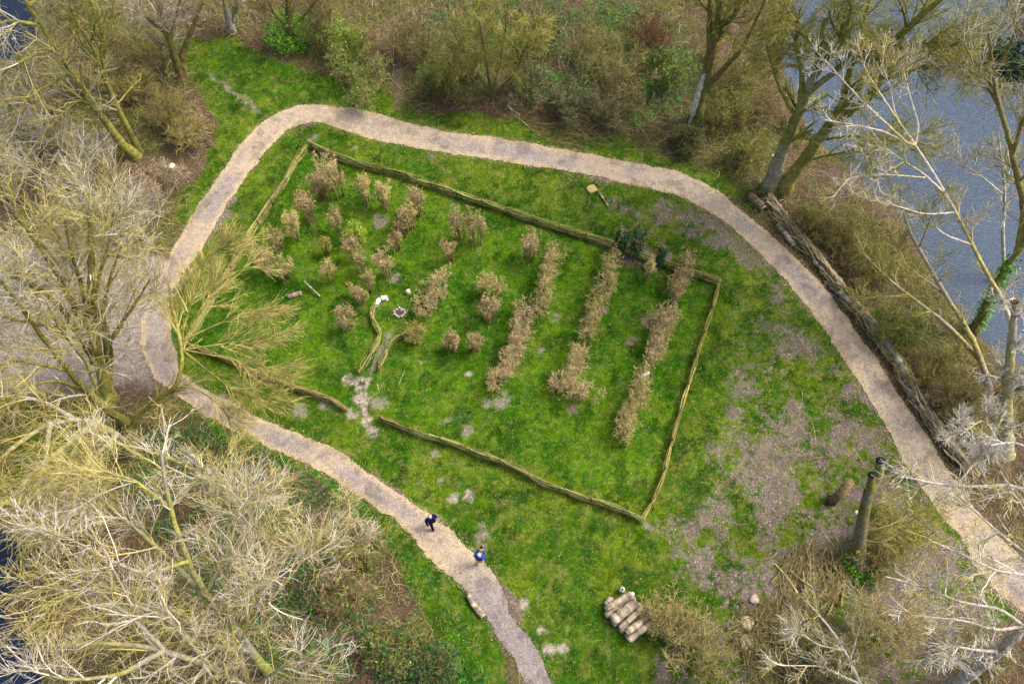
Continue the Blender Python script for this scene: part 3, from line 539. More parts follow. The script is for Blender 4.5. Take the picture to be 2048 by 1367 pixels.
def pile(name,label,c,R,N,sticks,cols,hmax=.5,dirv=None,cat='brush pile'):
    g=P(c[0],c[1],0); z=float(gh(g[:1],g[1:2])[0]); e=empty(name,g,label,cat); 
    for part,(n_,r,l0,l1) in zip(('branches','twigs'),sticks):
        a=rng.uniform(0,2*np.pi,n_); rr=R*np.sqrt(rng.random(n_)); th=rng.uniform(0,np.pi,n_) if dirv is None else dirv+rng.normal(0,.55,n_)
        ln=rng.uniform(l0,l1,n_); p0=np.stack([g[0]+rr*np.cos(a),g[1]+rr*np.sin(a)*.8,z+.03+rng.random(n_)*hmax*(1-rr/R*.8)],-1); d=np.stack([np.cos(th),np.sin(th),rng.normal(0,.12,n_)],-1)*ln[:,None]
        s=np.linspace(-.5,.5,5); b=rng.normal(0,.09,(n_,3))*ln[:,None]; p=p0[:,None]+d[:,None]*s[None,:,None]+b[:,None]*(s[None,:,None]**2-.1)*2; p[...,2]=np.maximum(p[...,2],z+.02)
        k=rng.random((n_,1)); MB().tube(p,rng.uniform(r*.5,r*1.5,(n_,1))*np.linspace(1,.55,5)[None],(cols[0]*k+cols[1]*(1-k))*rng.uniform(.6,1.3,(n_,1)),5 if part=='branches' else 3).build(part,M_bark,e)
    return e
pile('brush_pile','pile of pale broken branches left of the foot of the lopped tree',(1628,1150),1.7,0,[(30,.05,.8,1.8),(600,.012,.4,1.4)],(TAN*1.1,YEL2*.6),.5,1.2)
pile('brush_pile','wide mossy pile of thin branches at the bottom right, below the pale stones',(1572,1290),2.4,0,[(60,.03,.8,2.4),(1300,.012,.5,1.6)],(TAN*.75,OLIVE*1.3),.6)
pile('brush_pile','flattened heap of long dry sticks at the edge of the upper thicket',(1150,225),3.4,0,[(50,.025,1.,2.5),(700,.013,.6,1.8)],(TAN,BRN),.35,2.85)
pile('brush_pile','tangle of thin dark sticks right end of the upper thicket near the streaked trunk',(1340,265),2.6,0,[(30,.02,1.,2.5),(500,.012,.6,1.8)],(TAN,BRN),.35,2.7)

# ---------------- trees ----------------
def fansubs(lm,k): return lm
ANG=None
# top left pair of leaning trunks
tree('bare_tree','big tall grey green trunk leaning out of the top left corner, thicker of the pair',(273,312),[
 ([(273,312),(239,284),(205,236),(178,195),(143,147),(113,99),(82,51),(51,0),(20,-50)],1.),([(143,147),(100,168),(55,195),(10,262)],.35),([(113,99),(60,112),(0,150),(-50,190)],.4),([(82,51),(20,40),(-40,60)],.4),([(60,10),(100,-20),(140,-60)],.4),([(178,195),(150,205),(110,240),(60,300)],.22)],.27,OLIVE*1.5,YEL,(PALE*.8,YEL2),n=(12,9,6),ln=((1.5,3.),(.9,1.8),(.5,1.)),wig=.12)
tree('bare_tree','thinner slender trunk joined at the foot of the big top left trunk',(280,304),[
 ([(280,304),(246,239),(215,171),(198,130),(185,85),(154,55),(140,10)],1.),([(215,171),(200,100),(215,50),(230,0)],.5),([(198,130),(160,90),(130,40)],.5)],.2,OLIVE*1.2,YEL,(OLIVE*1.4,YEL2),n=(8,7,6),ln=((1.3,2.4),(.6,1.2),(.3,.6)))
tree('bare_tree','V forked tree right of the top left pair, at the edge of the green clearing',(362,155),[
 ([(362,155),(355,130),(345,100),(335,70),(322,30),(310,-20)],1.),([(362,140),(366,105),(380,70),(395,30),(410,-10)],.8),([(335,70),(300,40),(260,10)],.5),([(340,90),(350,40),(360,0)],.5)],.3,OLIVE*1.3,BRN,(PINK*.8,YEL),n=(10,8,8),ln=((1.4,2.6),(.7,1.3),(.35,.7)))
tree('bare_tree','grey trunked tree cut by the top edge above the green clearing',(462,66),[
 ([(462,66),(455,30),(448,0),(440,-50)],1.),([(462,60),(470,20),(480,-30)],.6)],.28,GREY,YEL,(PINK*.7,YEL),n=(8,8,8),ln=((1.4,2.4),(.6,1.2),(.3,.6)))
e,_,_=tree('ivy_tree','brown trunk wrapped in bright green ivy leaves at the upper edge of the clearing',(582,92),[
 ([(582,92),(579,60),(576,20),(574,-30)],1.),([(579,60),(550,30),(530,-10)],.4),([(579,60),(610,30),(640,-10)],.4)],.26,BRN,OLIVE,(BRN,OLIVE),n=(9,7,6),ln=((1.,2.),(.5,1.1),(.3,.6)))
a=rng.uniform(0,6.28,4200); r_=1.5*np.sqrt(rng.random(4200)); g=P(582,88,0.)
q=np.stack([g[0]+r_*np.cos(a),g[1]+r_*np.sin(a),.2+rng.random(4200)*3.2*(1-r_/2.2)],-1)+rng.normal(0,.12,(4200,3)); q=q[fbm(q[:,0]+q[:,2],q[:,1]-q[:,2],1.6,2,5)>.42]; V,F,C=leaves(q,.06,GRN); MB().add(V,F,C).build('ivy',M_leaf,e)
tree('bare_tree','thin olive tree behind the top left pair, crossing the brown wood floor',(215,120),[
 ([(215,120),(205,70),(190,30),(170,-20)],1.),([(205,70),(240,20),(270,-20)],.7),([(210,90),(170,40),(120,10)],.6)],.16,OLIVE,YEL,(GREY,YEL),n=(9,8,7),ln=((1.3,2.3),(.6,1.2),(.3,.6)))
tree('bare_tree','small tangled tree high on the left edge of the picture',(60,330),[
 ([(60,330),(40,260),(10,190),(-20,130)],1.),([(45,280),(70,220),(60,150)],.6),([(50,300),(10,280),(-40,270)],.6)],.15,OLIVE,YEL,(GREY,YEL),n=(9,8,7),ln=((1.3,2.3),(.6,1.2),(.3,.6)))
# left side: brushy grey tree and the big yellow green one
FAN=dict(wig=.09,up_=.12)
tree('bare_tree','broad brushy tree with fine pale grey upright twigs on the left edge',(140,560),[
 ([(140,560),(120,480),(100,400),(70,330)],1.),([(140,540),(150,460),(160,390),(165,330)],.8),([(140,550),(190,470),(225,400),(250,350)],.8),([(130,540),(70,470),(20,400),(-20,340)],.9),([(140,550),(230,500),(285,450),(320,410)],.7),([(120,550),(50,520),(-10,480),(-60,440)],.8)],.15,OLIVE*1.4,GREY,(PALE*.95,YEL2*.9),n=(9,8,5),ln=((1.6,2.8),(1.,1.8),(.6,1.2)),t0=.3,**FAN)
tree('bare_tree','big many limbed yellow green tree on the bare grey ground left of the path',(219,800),[
 ([(219,800),(205,751),(192,690),(184,641),(181,563),(184,490),(178,420)],1.),([(205,751),(175,700),(143,641),(100,590),(50,560),(0,545)],.62),([(192,690),(160,640),(143,600),(110,540),(70,480),(30,430)],.6),([(219,760),(212,690),(205,630),(215,570),(240,500)],.55),([(212,700),(240,650),(275,600),(301,556)],.4),([(195,700),(160,560),(140,500),(130,440)],.5),([(219,790),(224,720),(222,680),(209,640)],.4),([(150,650),(90,650),(30,640),(-30,620)],.4),([(184,641),(195,560),(215,500),(225,440)],.4)],.3,YEL,OLIVE,(YEL2*1.1,PALE*.9),n=(12,8,5),ln=((1.8,3.2),(1.,1.9),(.5,1.1)),wig=.11,up_=.08)
tree('bare_tree','leaning lichen covered tree left of the path bend, bending to the left edge',(258,850),[
 ([(258,850),(205,809),(164,775),(137,740),(85,675),(40,610),(0,560)],1.),([(164,775),(110,760),(60,770),(0,800)],.5),([(137,740),(90,730),(30,720),(-30,740)],.5),([(205,809),(170,720),(120,660),(90,600)],.45)],.2,YEL,OLIVE,(YEL2*1.1,PALE*.8),n=(10,8,5),ln=((1.6,2.8),(1.,1.8),(.5,1.)),wig=.12,up_=.04)
tree('bare_tree','drooping yellow green tree hanging over the dark water at the left edge',(262,905),[
 ([(262,905),(235,870,3.5),(191,843,5),(147,836,6),(100,842,7),(40,880,7.5),(-20,940,7.5)],1.),([(191,843,5),(120,900,6.5),(60,950,7),(10,1010,6.8)],.6),([(147,836,6),(80,800,7.5),(20,790,8),(-40,800,8)],.5),([(100,842,7),(90,930,7.5),(50,1020,7.2),(20,1080,6.6)],.5),([(235,870,3.5),(180,920,5.5),(140,970,6.4),(90,1010,6.8)],.5)],.24,YEL2*.8,GREY,(YEL2,YEL),n=(13,9,6),ln=((1.5,2.8),(1.,1.9),(.5,1.1)),wig=.11,up_=-.07)
tree('bare_tree','crooked mossy tree whose long sprays overhang the path bend and the plot corner',(255,890),[
 ([(255,890),(273,826,2),(332,788,4),(362,771,4.8),(366,751,5),(366,689,5.6),(345,621,6.2),(335,560,6.8)],1.),([(366,700,5.5),(430,690,6),(510,678,6.3),(565,670,6.5)],.35),([(366,690,5.6),(400,620,6.4),(440,565,7),(500,530,7.4)],.4),([(366,700,5.5),(420,745,5.6),(480,790,5.7),(545,795,5.8)],.3),([(368,680,5.7),(430,650,6.3),(500,625,6.8),(560,615,7)],.35),([(345,621,6.2),(375,560,7),(420,510,7.6),(460,490,8)],.4),([(362,771,4.8),(400,780,5),(440,810,5),(470,850,5)],.22),([(366,660,5.8),(385,600,6.6),(405,550,7.2)],.4),([(372,700,5.6),(450,715,6),(530,735,6.2),(580,745,6.3)],.28)],.17,YEL,OLIVE,(YEL2*1.15,YEL2*.85),n=(13,8,4),ln=((1.,1.9),(.6,1.2),(.35,.7)),wig=.07,up_=.01,t0=.3,rm=.009,an=(.15,.6))
# bottom left mass of pale twigs
BL=dict(wig=.17,bend=.07,up_=.06,rm=.0078)
tree('bare_tree','huge pale twiggy tree filling the bottom left corner beside the dark water',(540,1350),[
 ([(540,1350),(500,1300,3),(470,1250,5),(410,1190,8),(376,1122,10.5),(335,1010,12.5),(322,905,14)],1.),([(410,1190,8),(300,1080,10.5),(215,1010,11.5),(140,930,12.5)],.55),([(470,1250,5),(540,1200,7.5),(600,1130,8.5),(635,1060,9.5)],.45),([(470,1250,5),(435,1120,8),(425,1010,10),(445,910,11)],.5),([(500,1300,3),(400,1290,6),(342,1255,7.5),(245,1230,9),(150,1165,10),(80,1130,10.5)],.7),([(376,1122,10.5),(290,1150,11),(200,1110,12),(110,1060,12)],.4),([(470,1250,5),(510,1130,8.5),(520,1050,10),(520,1000,10.8)],.4),([(335,1010,12.5),(270,960,13),(200,940,13)],.4),([(410,1190,8),(460,1090,10),(480,1010,11)],.4)],.2,OLIVE*2,GREY*.9,(A([.58,.52,.45]),YEL2),n=(12,8,5),ln=((1.3,2.5),(.8,1.5),(.45,.9)),**BL)
tree('bare_tree','second pale tangled tree at the bottom edge of the bottom left corner',(560,1440),[
 ([(560,1440),(500,1380,4),(420,1330,7),(330,1300,9),(230,1280,10),(120,1290,11)],1.),([(420,1330,7),(330,1230,10),(240,1200,11),(140,1220,11.5)],.5),([(500,1380,4),(480,1300,7),(500,1220,9),(520,1160,10)],.5),([(330,1300,9),(240,1350,10),(140,1360,11),(60,1340,11)],.5),([(420,1330,7),(350,1390,8),(270,1400,9)],.5),([(500,1380,4),(560,1335,6.5),(610,1320,7.5),(640,1310,8)],.4),([(330,1300,9),(270,1240,10.5),(180,1170,11.5),(60,1200,12)],.4)],.2,YEL*.9,GREY*.9,(A([.58,.52,.45]),YEL2),n=(12,8,5),ln=((1.3,2.5),(.8,1.5),(.45,.9)),**BL)
tree('bare_tree','smaller greenish twig crown right of the huge bottom left tree, near the path',(660,1170),[
 ([(660,1170),(640,1120,3),(610,1060,5),(580,1010,6.5)],1.),([(640,1120,3),(680,1060,5),(700,1000,6)],.7),([(640,1120,3),(580,1090,5),(530,1060,6)],.7),([(645,1140,2.5),(690,1110,4.5),(720,1070,5.5)],.6)],.13,PINK,YEL,(PINK,YEL2),n=(9,7,5),ln=((.9,1.6),(.6,1.),(.3,.6)),wig=.18,bend=.06,up_=.05)
tree('bare_tree','yellowish twig crown between the path and the huge bottom left tree',(470,1010),[
 ([(470,1010),(440,965,3),(400,925,4.5),(370,900,5.5)],1.),([(440,960,3),(390,960,5),(330,930,6.5)],.7),([(450,980,2.5),(520,975,4),(570,970,5)],.6),([(440,960,3),(300,900,6),(200,880,7)],.7)],.15,YEL,GREY,(YEL2,PALE*.9),n=(9,7,5),ln=((.9,1.6),(.6,1.),(.3,.6)),wig=.18,bend=.06,up_=.05)
# upper right trees
e,Lp,Rp=tree('bare_tree','old trunk with a long white streak of bare wood, in the upper thicket',(1390,247),[
 ([(1390,247),(1400,200),(1414,150),(1426,100),(1434,50),(1442,-10)],1.),([(1404,190),(1440,145),(1470,115),(1495,80),(1512,40),(1530,0)],.5),([(1422,120),(1418,60),(1420,10),(1415,-40)],.6),([(1434,60),(1470,30),(1490,-10)],.5),([(1410,185),(1440,178),(1475,165),(1490,130)],.15)],.4,OLIVE*1.2,BRN,(YEL,OLIVE*1.4),n=(9,9,8),ln=((1.4,2.6),(.7,1.3),(.35,.7)),wig=.14)
q=Lp[0][:6].copy(); q[:,0]-=Rp[0][:6]*.75; q[:,1]-=Rp[0][:6]*.45; MB().tube(resample(q,14)[None],(np.full(14,.2)*rng.uniform(.7,1.1,14)*np.sin(np.linspace(.25,3.,14))**.4)[None],[PALE*1.15],7).build('bare_wood',M_bark,e)
WL=dict(wig=.13,up_=.0)
tree('bare_tree','left trunk of the two tall willow trunks leaning over the river',(1538,378),[
 ([(1538,378),(1553,335),(1572,285),(1592,235),(1612,190),(1628,150),(1640,100),(1650,40)],1.),([(1612,190),(1640,165),(1690,130),(1750,90)],.45),([(1600,215),(1605,150),(1590,90),(1600,20)],.4),([(1628,150),(1680,90),(1700,30),(1710,-20)],.5),([(1592,235),(1560,180),(1540,120),(1530,70)],.3),([(1640,100),(1600,60),(1570,10)],.4)],.42,OLIVE*1.7,GREY,(YEL,OLIVE*1.6),n=(11,9,8),ln=((1.6,3.),(.8,1.5),(.4,.8)),**WL)
tree('bare_tree','right trunk of the two tall willow trunks leaning far over the river',(1562,380),[
 ([(1562,380),(1592,340),(1625,295),(1660,250),(1690,205),(1725,160),(1770,100),(1820,50),(1890,-10)],1.),([(1660,250),(1700,225),(1740,190),(1790,130),(1850,80)],.6),([(1690,205),(1700,140),(1720,70),(1740,0)],.5),([(1770,100),(1830,90),(1890,95),(1930,80)],.4),([(1725,160),(1800,150),(1860,130),(1930,125)],.4),([(1640,280),(1700,270),(1770,280),(1840,285)],.25),([(1610,320),(1660,310),(1710,300),(1750,310)],.25)],.4,OLIVE*1.6,YEL,(YEL,OLIVE*1.8),n=(11,9,8),ln=((1.6,3.),(.8,1.5),(.4,.8)),**WL)
def ivy_on(i0,i1,n_,rr):
    def f(e,Lp,Rp):
        t=rng.uniform(i0,i1,n_); k=t.astype(int); fr=(t-k)[:,None]; p=Lp[0][k]*(1-fr)+Lp[0][np.minimum(k+1,11)]*fr; V,F,C=leaves(p+rng.normal(0,rr,(n_,3)),.055,GRN+EVG[1:2]); MB().add(V,F,C).build('ivy',M_leaf,e)
    return f
tree('ivy_tree','trunk thickly wrapped in green ivy leaning over the river at the right edge',(1951,660),[
 ([(1951,660),(1973,614),(1997,563),(2025,515),(2048,488),(2085,440)],1.),([(2035,505),(2050,430),(2042,376),(2025,308),(2008,239),(1990,191),(1987,154),(1977,68)],.7),([(2048,488),(2090,400),(2120,300)],.6),([(2025,308),(2060,200),(2080,100)],.4),([(1987,154),(2020,90),(2048,20)],.35),([(2000,215),(1960,150),(1930,90)],.3)],.26,YEL,BRN,(PALE*.9,YEL),n=(8,8,8),ln=((1.4,2.6),(.7,1.4),(.35,.8)),wig=.15,extra=ivy_on(0,7,2600,.17))
tree('bare_tree','slim forked tree standing at the waterside near the right edge',(2012,560),[
 ([(2012,560),(2006,500),(2006,450),(2011,393),(2004,325),(1995,260)],1.),([(2011,393),(1960,350),(1910,320),(1850,300)],.4),([(2004,325),(2030,270),(2048,220)],.5)],.12,YEL,PALE,(PALE*.8,YEL),n=(9,8,7),ln=((1.2,2.2),(.6,1.2),(.3,.6)))
tree('birch_tree','white limbed tree whose pale yellow trunk arches leftwards over the river',(2010,790),[
 ([(2010,790),(2030,690,4),(2018,617,6),(1970,542,7.5),(1945,490,8.6),(1912,424,9.8),(1874,355,11),(1830,290,12)],1.),([(1830,290,12),(1812,285,12.2),(1765,262,12.6),(1710,250,13),(1650,240,13.2)],.42),([(1812,285,12.2),(1765,240,13),(1722,200,13.4),(1685,160,13.8),(1650,120,14)],.4),([(1830,290,12),(1800,248,12.8),(1765,195,13.5),(1730,140,14),(1715,90,14.4)],.42),([(1830,290,12),(1838,250,12.6),(1818,190,13.4),(1805,130,14),(1795,95,14.3)],.36),([(1893,390,10.4),(1845,345,11.2),(1795,315,11.7),(1755,280,12),(1735,250,12.3)],.32),([(1850,355,11.2),(1790,350,11.5),(1730,348,11.8),(1690,360,12)],.22),([(1912,424,9.8),(1850,430,10),(1790,410,10.2),(1730,400,10.4),(1640,340,10.8)],.25),([(1945,490,8.6),(1890,470,9),(1830,420,9.6),(1790,390,9.8)],.3),([(1830,290,12),(1790,230,13),(1780,170,13.6),(1760,120,14)],.3)],.155,PALE*1.25,YEL2,(PALE,YEL2),n=(7,7,5),ln=((.9,1.7),(.5,1.),(.25,.5)),wig=.15,t0=.45)
tree('bare_tree','low yellow twin limbed tree leaning up the wooded bank below the water edge',(1982,790),[
 ([(1982,790),(1968,735),(1955,700),(1929,645),(1888,587),(1861,535),(1837,498),(1816,460),(1800,400)],1.),([(1966,730),(1946,703),(1895,648),(1826,597),(1785,566),(1724,505)],.75),([(1888,587),(1850,560),(1800,520),(1790,480)],.3),([(1837,498),(1860,440),(1870,390)],.3),([(1826,597),(1770,590),(1720,600)],.35)],.17,YEL2*.9,GREY,(YEL2,YEL),n=(8,7,6),ln=((1.,1.9),(.5,1.1),(.3,.6)),wig=.13)
e,Lp,Rp=tree('pollard_tree','grey trunk with a sawn off top and pale twigs at the right edge',(2010,905),[
 ([(2010,905),(2012,820),(2018,723),(2026,650),(2030,597)],1.),([(2012,800,2.5),(2060,760,4),(2090,700,5)],.5),([(2010,860,2),(1960,840,4),(1920,870,5)],.22),([(2012,820,2.5),(1970,900,4.5),(1930,950,5.5)],.22),([(2012,860,2),(2060,830,4),(2100,860,5)],.3)],.36,GREY*1.2,YEL,(PALE,PALE*.9),n=(10,9,8),ln=((.9,1.8),(.6,1.1),(.3,.6)),wig=.18,bend=.05)
t=Lp[0][-1]; d=nrm(Lp[0][-1]-Lp[0][-2]); MB().tube(A([[t-d*.15,t+d*.03,t+d*.05]]),A([[.2,.19,.18]]),[DK],12,cap=True).build('cut_top',M_wood,e)
# lopped tree with dark cut tops
g=P(1721,1133,0); e=empty('pollard_tree',g,'lopped mossy tree with dark sawn limb tops standing among brushwood','tree')
m=MB(); tr=A([g+[0,0,-.2],P(1719,1090,1.5),P(1727,1030,3.3),P(1738,982,4.6)]); tr=resample(tr,16); r_=np.interp(np.linspace(0,1,16),[0,.12,.5,1],[.52,.34,.27,.21]); m.tube(tr[None],r_[None],blotch(tr[None],GREY*.6,YEL*.55,1.8),12)
for pts,r0,r1 in [([(1738,982,4.6),(1757,955,5.2),(1761,920,6.1)],.2,.185),([(1738,985,4.5),(1741,972,5.2),(1744,949,6.0)],.18,.16),([(1742,978,4.6),(1775,950,5.3),(1800,928,5.9)],.15,.12)]:
    q=resample(A([P(*p_) for p_ in pts]),9); m.tube(q[None],np.linspace(r0,r1,9)[None],blotch(q[None],YEL*.7,GREY*.7,1.8),12)
    d=nrm(q[-1]-q[-2]); MB().tube(A([[q[-1]-d*.02,q[-1]+d*.03]]),A([[r1*1.06,r1*1.03]]),[A([.018,.018,.03])],14,cap=True).build('cut_top',M_wood,e)
m.build('trunk',M_bark,e,smooth=True)
a=rng.uniform(0,6.28,1500); r_=.42+.5*np.abs(rng.normal(0,.5,1500)); V,F,C=leaves(np.stack([g[0]+r_*np.cos(a),g[1]+r_*np.sin(a),rng.uniform(.02,.5,1500)*(1.2-r_*.5)],-1),.05,GRN); MB().add(V,F,C).build('ivy',M_leaf,e)
p0=A([[P(1730,1060,2.2),P(1765,1055,2.8),P(1800,1040,3.2)],[P(1730,1080,1.6),P(1765,1085,2),P(1790,1070,2.3)],[P(1732,1020,3.5),P(1755,1005,4),P(1775,1000,4.2)]]); p0=np.stack([resample(x_,6) for x_ in p0]); r0=np.full((3,6),.035); c=MB().tube(p0,r0,[YEL2,YEL2,YEL2],5); cur,cr,_=grow(p0,r0,9,(.6,1.2),K=4,rmin=.009); c.tube(cur,cr,np.tile(YEL2*.8,(27,1)),3); cur,cr,_=grow(cur,cr,7,(.3,.6),K=3,rmin=.007); c.tube(cur,cr,np.tile(YEL2*.9,(len(cur),1)),3); c.build('shoots',M_twig,e)
# bottom right
tree('bare_tree','thick grey trunk rising out of the bottom right corner with long white branches',(1885,1392),[
 ([(1885,1392),(1943,1344,2.2),(1997,1303,4.2),(2048,1252,6.2),(2110,1190,8)],1.),([(2110,1190,8),(2100,1040,10),(2048,965,11),(1960,975,11.5),(1850,966,12),(1790,945,12.3)],.3),([(2110,1190,8),(2070,1120,10),(1990,1060,11),(1940,1010,11.6),(1890,985,12)],.26),([(2048,1252,6.2),(2000,1215,8),(1920,1205,9),(1850,1172,9.6),(1770,1152,10)],.22),([(2110,1190,8),(2060,1150,10),(1985,1140,11),(1930,1110,11.5),(1860,1080,12)],.22),([(1997,1303,4.2),(1960,1300,6),(1900,1290,7),(1880,1300,7.5)],.25),([(2110,1190,8),(2080,920,11),(2040,880,12),(1980,890,12.5)],.3),([(2110,1190,8),(2100,1100,10),(2048,1020,11),(2000,940,12)],.22),([(1943,1344,2.2),(1890,1310,5),(1880,1290,6)],.2),([(2048,1252,6.2),(1990,1260,7.6),(1930,1240,8.6),(1830,1230,9.4)],.2)],.34,GREY*1.15,PALE*.8,(PALE*1.05,YEL2),n=(8,7,5),ln=((.9,1.8),(.5,1.),(.25,.5)),wig=.16,t0=.3)
tree('bare_tree','pale thin branched young tree at the bottom edge right of the second brush pile',(1760,1420),[
 ([(1760,1420),(1720,1367,3),(1690,1300,5),(1650,1240,6.5),(1600,1190,7.5)],1.),([(1690,1300,5),(1640,1290,6),(1590,1260,7)],.5),([(1720,1367,3),(1640,1330,5.5),(1560,1330,7)],.5),([(1700,1320,4.5),(1720,1250,6),(1730,1200,7)],.4)],.1,PALE,YEL,(PALE,YEL2),n=(8,7,5),ln=((.9,1.6),(.5,1.),(.25,.5)),wig=.15)
# weeping thicket bushes as small trees
tree('willow_bush','large drooping olive willow bush in the middle of the upper thicket',(985,195),[
 ([(985,195),(975,140),(965,80),(955,20)],1.),([(985,190),(1000,130),(1010,70),(1015,10)],.9),([(985,190),(950,140),(920,90),(900,50)],.9),([(985,190),(1030,150),(1050,100),(1070,50)],.9),([(985,185),(940,170),(905,140),(890,110)],.7)],.12,OLIVE*1.3,BRN,(YEL,OLIVE*1.6),n=(14,10,8),ln=((1.,2.),(.6,1.2),(.3,.7)),wig=.12,up_=-.08,cat='bush')

# ---------------- woodland shrubs ----------------
GW='bare bushes in the woods around the plot'
SH=dict(ns=16,n=(8,5,3),ln=((.5,1.1),(.3,.6),(.15,.35)),rs=.022,spread=.3,low=.3,group=GW,rt=.010)
for hp,wp,h,c,c2,lf,lc,lab in [
 ((715,140),150,2.6,TAN*.7,OLIVE*1.25,700,GRN,'round olive bush left of the bare pinkish track in the upper wood'),
 ((695,60),120,3.2,OLIVE*1.2,YEL,1300,GRN,'yellow green budding bush near the top edge above the round olive bush'),
 ((640,30),110,3.,BRN,OLIVE,0,None,'dark brown bush between the ivy trunk and the top edge'),
 ((770,60),120,3.,TAN*.62,BRN,0,None,'brown bush behind the fallen branches at the head of the bare track'),
 ((850,60),130,3.,BRN,OLIVE*1.3,500,EVG,'brown and green bush left of the large drooping willow bush'),
 ((900,150),140,2.2,BRN,OLIVE,1800,EVG+GRN,'dark green leafy bush at the lower left of the drooping willow bush'),
 ((1085,60),110,3.,OLIVE,BRN,2200,EVG,'blackish evergreen bush at the top edge right of the drooping willow bush'),
 ((1180,80),150,3.,OLIVE*1.25,TAN*.62,0,None,'wide hazy olive bush in the upper thicket'),
 ((1250,120),150,2.8,OLIVE*1.2,TAN*.62,0,None,'second hazy olive bush right of the wide one in the upper thicket'),
 ((1060,165),130,1.9,TAN*.62,BRN,1500,EVG,'low evergreen bush under the hazy olive bushes'),
 ((1150,190),120,1.7,TAN*.62,BRN,1700,EVG,'deep green low bush near the front of the upper thicket'),
 ((1235,205),110,1.6,BRN,TAN*.62,700,EVG,'small green flecked bush at the front edge of the upper thicket'),
 ((1310,60),130,2.8,lin([95,60,55]),lin([105,80,60]),0,None,'purplish red bush near the top edge left of the streaked trunk'),
 ((1345,125),110,2.2,BRN,OLIVE,1600,EVG+GRN,'green leafy bush directly left of the streaked trunk'),
 ((1380,275),50,1.2,BRN,OLIVE,700,EVG,'ivy clump at the foot of the streaked trunk'),
 ((1460,205),120,2.2,OLIVE*1.2,BRN,300,GRN,'olive bush right of the foot of the streaked trunk'),
 ((1490,110),130,3.,OLIVE*1.2,TAN*.7,0,None,'tall olive bush between the streaked trunk and the river'),
 ((1500,290),110,1.8,OLIVE*1.4,BRN,250,GRN,'low olive bush on the brown slope left of the twin willow trunks'),
 ((1540,200),100,2.,TAN*.7,BRN,0,None,'brown bush on the river edge above the twin willow trunks'),
 ((1630,430),90,1.6,YEL*.9,BRN,150,GRN,'yellowish low bush beside the top of the brushwood bank'),
 ((1700,470),110,1.9,OLIVE*1.25,BRN,0,None,'olive bush on the bank right of the upper brushwood'),
 ((1770,520),110,2.,YEL*.9,OLIVE,0,None,'yellow olive bush on the bank under the low yellow tree'),
 ((1800,650),110,1.6,OLIVE*1.4,BRN,500,GRN,'green flecked bush on the bank right of the middle brushwood'),
 ((1880,730),110,1.9,OLIVE*1.25,BRN,0,None,'olive bush left of the foot of the low yellow tree'),
 ((1935,800),110,1.9,OLIVE*1.2,TAN*.7,0,None,'olive brown bush left of the sawn off trunk at the right edge'),
 ((1830,1050),170,2.6,YEL*1.15,YEL2*.7,0,None,'large mustard green bush right of the lopped tree'),
 ((1780,1110),120,1.8,YEL*1.1,TAN*.62,0,None,'low mustard bush at the right foot of the lopped tree'),
 ((1800,1250),170,2.4,YEL*1.1,TAN,0,None,'wide yellow grey bush in the lower right wood'),
 ((1400,1300),170,1.9,YEL*1.1,TAN,0,None,'spreading dry olive bush right of the log pile'),
 ((1340,1240),90,1.3,TAN,YEL,0,None,'small dry bush touching the right end of the log pile'),
 ((1700,1320),140,2.,TAN*.7,OLIVE*1.2,0,None,'greyish bush at the bottom edge right of the mossy brush pile'),
 ((1960,1290),140,2.,TAN*.7,OLIVE,0,None,'bush beneath the thick trunk in the bottom right corner'),
 ((330,200),120,2.4,OLIVE*1.3,BRN,0,None,'olive brown bush below the V forked tree'),
 ((365,250),110,1.8,TAN*.62,YEL,0,None,'thin bush at the left edge of the green clearing'),
 ((240,150),130,2.6,OLIVE*1.4,BRN,0,None,'olive bush between the leaning pair and the V forked tree'),
 ((80,230),150,2.6,TAN*.62,OLIVE*1.3,0,None,'brown bush left of the leaning pair of trunks'),
 ((290,70),130,3.,OLIVE*1.3,TAN*.62,0,None,'olive bush near the top edge left of the V forked tree'),
 ((130,130),130,2.8,OLIVE*1.3,TAN*.7,0,None,'dull bush behind the leaning trunks at top left'),
 ((300,370),130,1.8,TAN*.625,PINK*.7,0,None,'pinkish brown bush below the fresh pale stump'),
 ((170,300),150,2.4,TAN*.7,GREY,0,None,'greyish brown bush under the leaning pair of trunks'),
 ((690,1180),110,1.7,BRN,TAN*.62,200,GRN,'brown bramble bush right of the bottom left twig mass'),
 ((780,1290),120,1.5,TAN*.62,OLIVE,900,EVG+GRN,'bramble bush with green leaves left of the bottom track'),
 ((720,1080),80,1.4,BRN,OLIVE*1.3,200,GRN,'low brown bush on the verge below the middle of the lower path'),
 ((860,1340),110,1.2,OLIVE,BRN,1500,EVG,'bluish green leafy bush at the bottom edge left of the track'),
]: bush('bare_bush',lab,hp,wp,h,c,c2,leaf=lf,lcol=lc,sz=.055,**SH)
for x_,y_,lab in [(2010,40,'dark green evergreen bush on the far bank in the top right corner'),(2075,80,'second dark evergreen bush at the right edge of the far bank')]:
    bush('evergreen_bush',lab,(x_,y_),150,3.,OLIVE,BRN,leaf=3500,lcol=[lin([15,45,30]),lin([25,60,40])],sz=.09,**SH)

